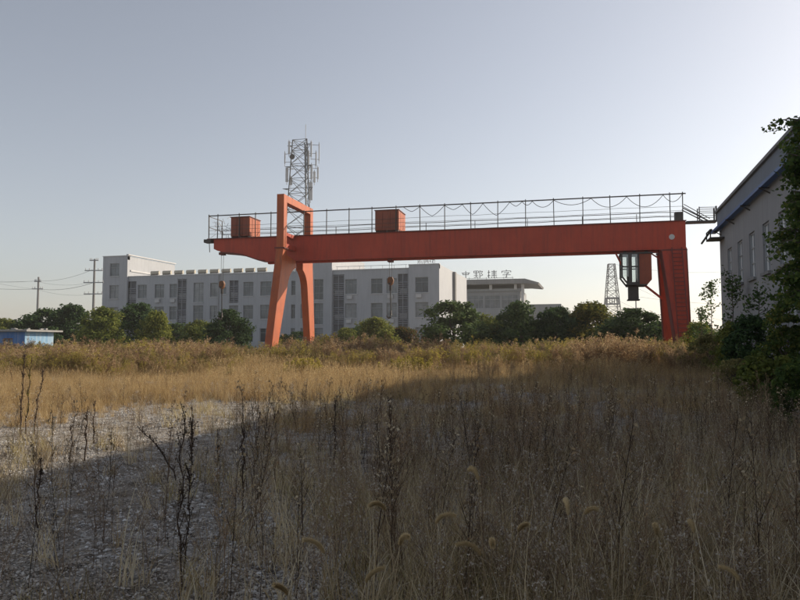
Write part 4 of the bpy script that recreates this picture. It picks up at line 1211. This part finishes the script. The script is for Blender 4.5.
for i in range(5):
    rg = np.random.default_rng(100 + i)
    a = blades(30, 0.60, 0.17, 0.7, 0.009, rg, hvar=0.6); b = blades(10, 0.88, 0.12, 0.30, 0.005, rg)
    sp = []
    SV, SF = [], []
    for k in range(8):
        aa = rg.uniform(0, 6.28); c = np.array([np.cos(aa) * .12, np.sin(aa) * .12, rg.uniform(.55, .85)])
        specks(SV, SF, [c + np.array([0, 0, j * 0.02]) + rg.normal(size=3) * 0.006 for j in range(6)], 0.012, rg)
    add_proto('gold_tuft', [(a[0], a[1], M['gold']), (b[0], b[1], M['gold']), (SV, SF, M['gold'])], src['gold'])
    a = blades(26, 0.45, 0.15, 0.95, 0.008, rg, hvar=0.65); b = blades(7, 0.62, 0.10, 0.4, 0.004, rg)
    add_proto('tan_tuft', [(a[0], a[1], M['tan' if i % 2 else 'straw']), (b[0], b[1], M['tan'])], src['tan'])
    a = blades(11, 0.60, 0.07, 1.1, 0.009, rg, segs=5, hvar=0.7, droop=1.6); b = blades(5, 0.75, 0.05, 0.5, 0.007, rg, segs=4)
    add_proto('bent_tuft', [(a[0], a[1], M['palestraw']), (b[0], b[1], M['palestraw'])], src['bent'])
    a = blades(22, 0.22, 0.14, 1.0, 0.006, rg, hvar=0.6)
    add_proto('low_tuft', [(a[0], a[1], M['tan'])], src['lowgrass'])
    V, F, S = weed(0.85, 16, rg, 0.0042, 0.15, 90, 0.010, 1.9); SV, SF = [], []; specks(SV, SF, S[::2] if i % 2 else S, 0.012 if i % 2 else 0.007, rg)
    add_proto('dead_weed', [(V, F, M['darkstem' if i % 2 else 'deadstem']), (SV, SF, M['tan' if i % 2 else 'redweed'])], src['weed'])
    V, F, S = weed(0.58, 18, rg, 0.0035, 0.30, 80, 0.010, 1.2); SV, SF = [], []; specks(SV, SF, S, 0.0085, rg)
    add_proto('fluff_weed', [(V, F, M['deadstem']), (SV, SF, M['fluff'])], src['fluffweed'])
    V, F, S = [], [], []
    for k in range(5):
        v, f, s = weed(1.0 * rg.uniform(0.75, 1.05), 12, rg, 0.010, 0.22, 90, 0.03, 1.3)
        off = np.array([rg.normal() * 0.16, rg.normal() * 0.16, 0]); o = len(V)
        V.extend([x + off for x in v]); F.extend([tuple(j + o for j in q_) for q_ in f]); S.extend([x + off for x in s])
    SV, SF = [], []; specks(SV, SF, S, 0.020, rg)
    add_proto('red_weed', [(V, F, M['redweed']), (SV, SF, M['redweed'])], src['redweed'])
    add_proto('yellow_weed', [(V, F, M['redweed']), (SV, SF, M['olive' if i % 2 else 'goldenrod'])], src['goldenrod'])
    SV, SF = [], []
    for k in range(9):
        c0 = np.array([rg.normal() * 0.17, rg.normal() * 0.17, 0.0]); rr = 0.007 + 0.020 * rg.uniform() ** 2.2; o = len(SV)
        for zz, q in ((-0.3, 0.9), (0.35, 0.85)):
            for j in range(5):
                t = j * 1.2566 + zz + k; SV.append(c0 + rr * rg.uniform(0.75, 1.2) * np.array([np.cos(t) * q * 1.25, np.sin(t) * q, zz]))
        SV.append(c0 + np.array([rg.normal() * .2 * rr, 0, rr * 0.75]))
        for j in range(5):
            j2 = (j + 1) % 5; SF.append((o + j, o + j2, o + 5 + j2, o + 5 + j)); SF.append((o + 5 + j, o + 5 + j2, o + 10, o + 10))
    SF = [f if f[2] != f[3] else (f[0], f[1], f[2], f[2]) for f in SF]
    me = bpy.data.meshes.new('stone'); me.from_pydata([tuple(p) for p in SV], [], [f if f[2] != f[3] else f[:3] for f in SF]); me.materials.append(M['stone'])
    src['stone'].objects.link(bpy.data.objects.new('stone', me))
    V, F = [], []
    for k in range(26):
        p = np.array([rg.normal() * 0.16, rg.normal() * 0.16, abs(rg.normal()) * 0.012 + 0.008]); i0 = len(V)
        n1 = rg.normal(size=3) * np.array([1, 1, .35]); n1 /= np.linalg.norm(n1); n2 = np.cross(n1, np.array([rg.normal() * .3, rg.normal() * .3, 1])); n2 /= np.linalg.norm(n2)
        s = rg.uniform(0.004, 0.017)
        V.extend([p - n1 * s, p - n2 * s * .6, p + n1 * s, p + n2 * s * .6]); F.append((i0, i0 + 1, i0 + 2, i0 + 3))
    add_proto('litter', [(V, F, M['litter'])], src['litter'])

def gn_scatter(name, label, cat, pos, rot, scl, coll):
    me = bpy.data.meshes.new(name)
    me.vertices.add(len(pos)); me.vertices.foreach_set('co', np.asarray(pos, np.float32).ravel())
    a = me.attributes.new('rot', 'FLOAT_VECTOR', 'POINT'); a.data.foreach_set('vector', np.asarray(rot, np.float32).ravel())
    a = me.attributes.new('scl', 'FLOAT_VECTOR', 'POINT'); a.data.foreach_set('vector', np.asarray(scl, np.float32).ravel())
    o = link(name, me)
    ng = bpy.data.node_groups.new(name + '_scatter', 'GeometryNodeTree')
    ng.interface.new_socket('Geometry', in_out='INPUT', socket_type='NodeSocketGeometry')
    ng.interface.new_socket('Geometry', in_out='OUTPUT', socket_type='NodeSocketGeometry')
    N, L = ng.nodes, ng.links
    gi, go = N.new('NodeGroupInput'), N.new('NodeGroupOutput')
    ip = N.new('GeometryNodeInstanceOnPoints')
    ci = N.new('GeometryNodeCollectionInfo'); ci.inputs['Collection'].default_value = coll
    ci.inputs['Separate Children'].default_value = True; ci.inputs['Reset Children'].default_value = True
    ip.inputs['Pick Instance'].default_value = True
    def attr(n, t='FLOAT_VECTOR'):
        x = N.new('GeometryNodeInputNamedAttribute'); x.data_type = t; x.inputs['Name'].default_value = n
        return x.outputs['Attribute']
    L.new(gi.outputs[0], ip.inputs['Points']); L.new(ci.outputs[0], ip.inputs['Instance'])
    L.new(attr('rot'), ip.inputs['Rotation']); L.new(attr('scl'), ip.inputs['Scale'])
    L.new(ip.outputs[0], go.inputs[0])
    md = o.modifiers.new('scatter', 'NODES'); md.node_group = ng
    return tag(o, label, cat, kind='stuff')
def field_points(n, d0, d1, rg, power=1.0, margin=0.12):
    """points over the ground ahead, denser near the viewer"""
    d = d0 * (d1 / d0) ** (rg.uniform(0, 1, n) ** power)
    u = rg.uniform(-0.60 - margin, 0.60 + margin, n)
    x = u * d + rg.normal(size=n) * 0.3
    return CY * x - SY * d, SY * x + CY * d, d, u
def in_shadowside(X, Y): return X > -7.2
def pack(x, y, rg, s, sv=0.3, tilt=0.12, zs=None):
    n = len(x)
    pos = np.stack([x, y, ground_z(x, y) * np.clip(np.minimum(np.minimum(x + 70, 40 - x), np.minimum(y + 10, 75 - y)) / 8, 0, 1)], 1)
    rot = np.stack([rg.normal(size=n) * tilt, rg.normal(size=n) * tilt, rg.uniform(0, 6.28, n)], 1)
    sc = (np.ones(n) * s) * rg.uniform(1 - sv, 1 + sv, n)
    z = sc if zs is None else sc * zs
    return pos, rot, np.stack([sc, sc, z], 1)
rgv = np.random.default_rng(77)
BARE = lambda x, y: vnoise(x, y, 3.2, 11) * 0.6 + vnoise(x, y, 1.1, 12) * 0.4
def clear(x, y):     # keep plants out of the buildings
    return (x < WX - 0.25) | (y > WY1 + 0.3)

def patchy(x, y, a, b):
    return 0.45 * vnoise(x, y, 6.0, a) + 0.33 * vnoise(x, y, 1.9, b) + 0.22 * vnoise(x, y, 0.6, a + b)
# golden grass of the middle distance, in tufts on the sunlit left
x, y, d, u = field_points(42000, 6.5, 54, rgv, 0.62)
pn = patchy(x, y, 21, 23)
cover = np.clip((d + 16 * (vnoise(x, y, 4.0, 27) - 0.5) - 8.5) / 17.0, 0, 1)
pr = np.clip((pn - 0.5) * 4.5 + (cover - 0.40) * 2.4, 0, 1) * (0.42 + 0.58 * cover)
pr *= np.where((u > 0.05) & (d < 30), 0.4, 1.0) * np.clip((50 - d) / 12, 0.15, 1)
k = (rgv.uniform(0, 1, len(x)) < pr) & clear(x, y)
x, y, d = x[k], y[k], d[k]
zs = np.clip(d / 24, 1, 1.6)
s = (0.46 + 0.30 * np.clip((d - 9) / 16, 0, 1)) * (0.15 + 1.6 * patchy(x, y, 22, 25))
gn_scatter('golden_grass', 'tall dry golden grass covering the sunlit middle of the yard', 'grass', *pack(x, y, rgv, s * zs, 0.35, 0.14, 1 / zs), src['gold'])
# tan grass through the shaded foreground
x, y, d, u = field_points(11500, 3.7, 45, rgv, 0.72)
lowleft = np.clip((0.16 - u) / 0.26, 0, 1) * np.clip((22 - d) / 5, 0, 1)
pr = np.clip((patchy(x, y, 13, 14) - 0.40 - 0.10 * lowleft) * 5, 0.0, 1) * (1 - 0.75 * lowleft)
k = (rgv.uniform(0, 1, len(x)) < pr) & clear(x, y)
x, y, d = x[k], y[k], d[k]
gn_scatter('tan_grass', 'withered tan grass through the shaded foreground', 'grass', *pack(x, y, rgv, 0.55 + 0.75 * patchy(x, y, 24, 26), 0.35), src['tan'])
x, y, d, u = field_points(12000, 2.4, 26, rgv, 0.8)
k = (rgv.uniform(0, 1, len(x)) < np.clip((patchy(x, y, 15, 16) - 0.46) * 4, 0.02, 0.7)) & clear(x, y)
gn_scatter('low_grass', 'short withered grass on the bare pale ground', 'grass', *pack(x[k], y[k], rgv, 0.7, 0.4), src['lowgrass'])
# dead branching weeds
x, y, d, u = field_points(7400, 4.0, 42, rgv, 0.72)
pr = np.clip((patchy(x, y, 31, 34) - 0.36) * 4, 0, 1) * np.clip((u + 0.34) / 0.55, 0.10, 1)
k = (rgv.uniform(0, 1, len(x)) < pr) & clear(x, y)
x, y, d = x[k], y[k], d[k]
gn_scatter('dead_weeds', 'dark dead branching weeds standing in the shaded field', 'weeds', *pack(x, y, rgv, 0.55 + 0.55 * vnoise(x, y, 4, 32), 0.4, 0.08), src['weed'])
x, y, d, u = field_points(3800, 3.6, 24, rgv, 0.8)
pr = np.clip((patchy(x, y, 33, 35) - 0.40) * 5, 0, 1) * np.clip((u + 0.40) / 0.5, 0.15, 1)
k = (rgv.uniform(0, 1, len(x)) < pr) & clear(x, y)
gn_scatter('fluffy_weeds', 'low dead weeds dotted with pale seed fluff in the foreground', 'weeds', *pack(x[k], y[k], rgv, 0.85, 0.4), src['fluffweed'])
x, y, d, u = field_points(4200, 3.6, 30, rgv, 0.8)
pr = np.clip((patchy(x, y, 36, 37) - 0.42) * 6, 0, 1) * np.clip((u + 0.28) / 0.5, 0.07, 0.9)
k = (rgv.uniform(0, 1, len(x)) < pr) & clear(x, y)
gn_scatter('bent_straw', 'pale bent straw tufts leaning among the dead weeds', 'grass', *pack(x[k], y[k], rgv, 0.95, 0.4, 0.15), src['bent'])
# red brown weed belt at the back, with yellow green weeds through it
x, y, d, u = field_points(13000, 26, 60, rgv, 1.0)
pn = patchy(x, y, 41, 43)
edge = 35.5 - 3.0 * np.clip(u, -0.3, 0.5)
pr = np.clip((d - edge) / 7 + (pn - 0.5) * 3.6, 0, 1)
k = (rgv.uniform(0, 1, len(x)) < pr) & clear(x, y)
x, y, d, u = x[k], y[k], d[k], u[k]
s = (1.42 + np.where(u < -0.3, -0.14, 0)) * (0.28 + 1.36 * patchy(x, y, 42, 44)) * np.clip((d - 22) / 16, 0.6, 1)
kind = patchy(x, y, 45, 46) + 0.10 * rgv.normal(size=len(x))
a = kind < 0.48
gn_scatter('tall_weed_belt', 'tall red brown weeds in a belt before the trees', 'weeds', *pack(x[a], y[a], rgv, s[a], 0.22, 0.07), src['redweed'])
a = ~a
gn_scatter('yellow_weed_belt', 'yellowish green weeds scattered through the belt before the trees', 'weeds', *pack(x[a], y[a], rgv, s[a] * 0.97, 0.22, 0.07), src['goldenrod'])
# pale litter on the ground
x, y, d, u = field_points(22000, 2.2, 22, rgv, 0.75)
k = clear(x, y) & (rgv.uniform(0, 1, len(x)) < np.clip((patchy(x, y, 51, 52) - 0.38) * 6, 0.06, 1))
gn_scatter('pale_litter', 'pale dry leaf and gravel litter on the bare ground', 'litter', *pack(x[k], y[k], rgv, 1.0, 0.4, 0.02), src['litter'])

x, y, d, u = field_points(14000, 2.4, 26, rgv, 0.7)
k = clear(x, y) & (rgv.uniform(0, 1, len(x)) < np.clip((patchy(x, y, 53, 54) - 0.42) * 6, 0.04, 1))
gn_scatter('gravel', 'pale crumbled stones strewn over the bare ground', 'gravel', *pack(x[k], y[k], rgv, 1.0, 0.4, 0.02), src['stone'])

# ---- single plants
def goldenrod(px, d, pyt, wpx, label, seed, mat='goldenrod'):
    rg = np.random.default_rng(seed)
    p = at(px, d); h = height(pyt, d); w = wpx * d / FPX / 2
    t = thing('goldenrod_clump', label, 'weed', (p.x, p.y, 0), 0, 'yellow green weed clumps')
    V, F, S = [], [], []
    for k in range(34):
        v, f, s = weed(h * rg.uniform(0.65, 1.0), 9, rg, 0.012, 0.16, 90, 0.035, 1.6)
        off = np.array([rg.normal() * w * .45, rg.normal() * w * .35, 0]); o = len(V)
        V.extend([x + off for x in v]); F.extend([tuple(j + o for j in q_) for q_ in f]); S.extend([x + off for x in s])
    link('stem', fast_mesh('stem', np.array(V), np.array(F), [M['redweed']]), t)
    SV, SF = [], []; specks(SV, SF, S, 0.040, rg)
    link('foliage', fast_mesh('foliage', np.array(SV), np.array(SF), [M[mat]]), t)
goldenrod(150, 41, 342, 62, 'yellow green weed clump in the belt below the slim olive tree', 61)
goldenrod(305, 33, 357, 34, 'bright yellow green weed clump in front of the portal legs', 62)
goldenrod(322, 47, 333, 18, 'tall yellow green weed growing up the far orange leg', 63)
goldenrod(412, 34, 356, 56, 'wide yellow green weed clump right of the portal, centre of the yard', 64)
goldenrod(272, 46, 347, 30, 'dull yellow weed clump hiding the foot of the near orange leg', 65)
goldenrod(590, 42, 350, 60, 'yellow topped weed clump below the yellowing tree', 66)
goldenrod(470, 42, 348, 60, 'sunlit yellow brown weed clump below the large dark tree', 67)
goldenrod(530, 43, 350, 50, 'yellowish weed clump between the two others at the back belt', 68)

def stalk(px, pyb, pyt, label, seed, lean=0.0, green=False, thick=1.0):
    rg = np.random.default_rng(seed)
    d = gdist(pyb); p = at(px, d); h = height(pyt, d)
    t = thing('dead_stalk', label, 'dead plant', (p.x, p.y, float(ground_z(p.x, p.y))), 0, 'tall dead stalks')
    mb = MB(); S = []; V, F = [], []
    n = 9
    dir_ = Vector((CY, SY, 0)) * lean
    P_ = [Vector((rg.normal() * 0.012, rg.normal() * 0.012, -0.05 + (h + 0.05) * i / n)) + dir_ * h * (i / n) ** 1.5 for i in range(n + 1)]
    mb.tube(P_, [0.008 * thick * (1.1 - 0.8 * i / n) for i in range(n + 1)], 5)
    for k in range(int(20 * h + 6)):
        i = int(rg.integers(2, n)); b = P_[i].lerp(P_[i + 1] if i < n else P_[i], rg.uniform(0, 1)); a = rg.uniform(0, 6.28); ln = h * rg.uniform(0.03, 0.10)
        e = b + Vector((math.cos(a) * ln * .35, math.sin(a) * ln * .35, ln))
        mb.tube([b, e], [0.0045 * thick, 0.0018], 4)
        for j in range(12):
            q2 = b.lerp(e, rg.uniform(0.0, 1.1)); S.append(np.array(q2) + rg.normal(size=3) * 0.012)
    mb.build('stem', M['darkstem'], t)
    SV, SF = [], []; specks(SV, SF, S, 0.009, rg)
    link('seed_heads', fast_mesh('seed_heads', np.array(SV), np.array(SF), [M['goldenrod' if green else 'darkstem']]), t)
stalk(20, 438, 356, 'tall dark stalk, leftmost of the three at the left edge', 71, 0.02, False, 1.8)
stalk(26, 436, 357, 'tall stalk with yellow green top, middle of the three at the left edge', 72, 0.04, True, 1.5)
stalk(34, 436, 372, 'right leaning dark stalk of the three at the left edge', 73, 0.12, False, 1.5)
stalk(70, 462, 425, 'short dry stalk on the sunlit pale ground right of the three', 74, 0.03, False, 1.4)
stalk(84, 462, 408, 'brown stalk in the sunlit pale patch, taller of a close pair', 75, 0.05, False, 1.4)
stalk(93, 445, 404, 'brown stalk in the sunlit pale patch, farther of a close pair', 76, 0.0, False, 1.3)
stalk(179, 592, 412, 'tallest dark stalk standing in the left foreground', 77, 0.01, False, 0.75)
stalk(184, 585, 418, 'dark reddish stalk close beside the tallest foreground stalk', 78, 0.02, False, 0.6)
stalk(177, 478, 424, 'stalk leaning left towards the sunlit patch', 79, -0.75, False, 1.3)
stalk(192, 452, 408, 'upright dark stalk at the shadow edge', 80, 0.0, False, 1.6)
stalk(217, 465, 428, 'thin dark stalk just inside the shadow, right of the shadow edge stalk', 81, 0.0, False, 1.2)
stalk(37, 524, 455, 'lone dark stalk on shaded pale ground at lower left', 82, 0.03, False, 1.3)
stalk(258, 455, 406, 'dark stalk in shaded grass below the near orange leg', 83, 0.0, False, 1.2)
stalk(335, 470, 398, 'dark stalk in shaded grass below the box on the girder, left one', 84, 0.0, False, 1.2)
stalk(390, 480, 396, 'dark thin stalk in the shade straight below the middle hook', 85, 0.01, False, 1.2)
stalk(243, 520, 425, 'slender dark stalk in the shaded left middle', 86, -0.02, False, 1.1)

def foxtail(px, py, d, label, seed, ln=0.115):
    rg = np.random.default_rng(seed)
    zt = height(py, d); p = at(px, d)
    g = float(ground_z(p.x, p.y))
    t = thing('foxtail_grass', label, 'foxtail', (p.x, p.y, g), rg.uniform(0, 6.28), 'foxtails in the foreground')
    h = zt - g
    stem = [Vector((0.10 * (i / 8) ** 2, rg.normal() * 0.003, -0.04 + (h + 0.04) * i / 8)) for i in range(9)]
    MB().tube(stem, 0.0022, 4).build('stem', M['tan'], t)
    hd = []
    a0 = 1.15; q2 = stem[-1].copy(); bend = rg.uniform(-2.2, -1.0)
    for i in range(11):
        a = a0 + bend * i / 10; hd.append(q2.copy()); q2 = q2 + Vector((math.cos(a), 0, math.sin(a))) * ln / 10
    rad = [0.002 + 0.0042 * math.sin(math.pi * min(1, (i + 0.8) / 11.5)) ** 0.7 for i in range(11)]
    core = MB().tube(hd, rad, 7).build('seed_head', M['foxtail'], t, smooth=True)
    V, F = [], []
    for i in range(1500):
        k = int(rg.integers(0, 10)); c = np.array(hd[k].lerp(hd[k + 1], rg.uniform(0, 1))); dn = rg.normal(size=3); ax = np.array(hd[k + 1] - hd[k]); ax /= np.linalg.norm(ax)
        dn -= dn.dot(ax) * ax; dn /= np.linalg.norm(dn) + 1e-9
        s0 = c + dn * rad[k] * 0.9; e = s0 + dn * 0.0095 * rg.uniform(.3, 1.5) + ax * 0.010; w = np.cross(dn, ax) * 0.0009
        i0 = len(V); V.extend([s0 - w, s0 + w, e]); F.append((i0, i0 + 1, i0 + 2))
    link('bristles', fast_mesh('bristles', np.array(V), np.array(F), [M['foxtail']]), core)
    lv, lf = blades(3, h * 0.6, 0.01, 0.7, 0.006, rg)
    link('leaf', fast_mesh('leaf', np.array(lv), np.array(lf), [M['tan']]), t)
FOX = [(402, 508, 3.5, 'pale foxtail head, upper of the pair left of centre foreground'), (416, 522, 3.4, 'pale foxtail head, lower of the pair left of centre foreground'),
       (488, 484, 3.6, 'rounded foxtail head standing highest right of centre foreground'), (492, 540, 3.3, 'arched foxtail head below the highest one'),
       (505, 556, 3.2, 'drooping foxtail head lowest in the centre foreground'), (503, 528, 3.5, 'small foxtail head between the arched and the highest one'),
       (390, 540, 3.3, 'blurred pale foxtail head low, left of the pair'), (575, 520, 3.5, 'upright foxtail head, right of centre, taller'),
       (568, 512, 3.6, 'bent foxtail head touching the upright one, right of centre'), (705, 538, 3.5, 'foxtail head in the dark grass at lower right'),
       (662, 530, 3.6, 'thin foxtail head left of the lower right one'), (768, 585, 3.2, 'foxtail head at the bottom right corner'),
       (346, 552, 3.2, 'golden foxtail head at lower left of centre'), (307, 590, 3.1, 'golden foxtail head at the bottom edge left of centre'), (343, 585, 3.1, 'golden foxtail head at the bottom edge, nearer centre')]
for i, (px, py, d, lab) in enumerate(FOX):
    foxtail(px, py, d, lab, 200 + i, random.uniform(0.075, 0.14))

# ================================================================== HAZE
m_, nt_, out_ = new_mat('thin_haze')
pv = nt_.nodes.new('ShaderNodeVolumePrincipled')
pv.inputs['Color'].default_value = (0.97, 0.95, 0.92, 1)
pv.inputs['Density'].default_value = 0.00042
pv.inputs['Anisotropy'].default_value = 0.3
nt_.links.new(pv.outputs[0], out_.inputs['Volume'])
hz_o = MB().box(-1520, 1520, -1520, 1520, -1.2, 58).build('haze', m_)
tag(hz_o, kind='stuff')
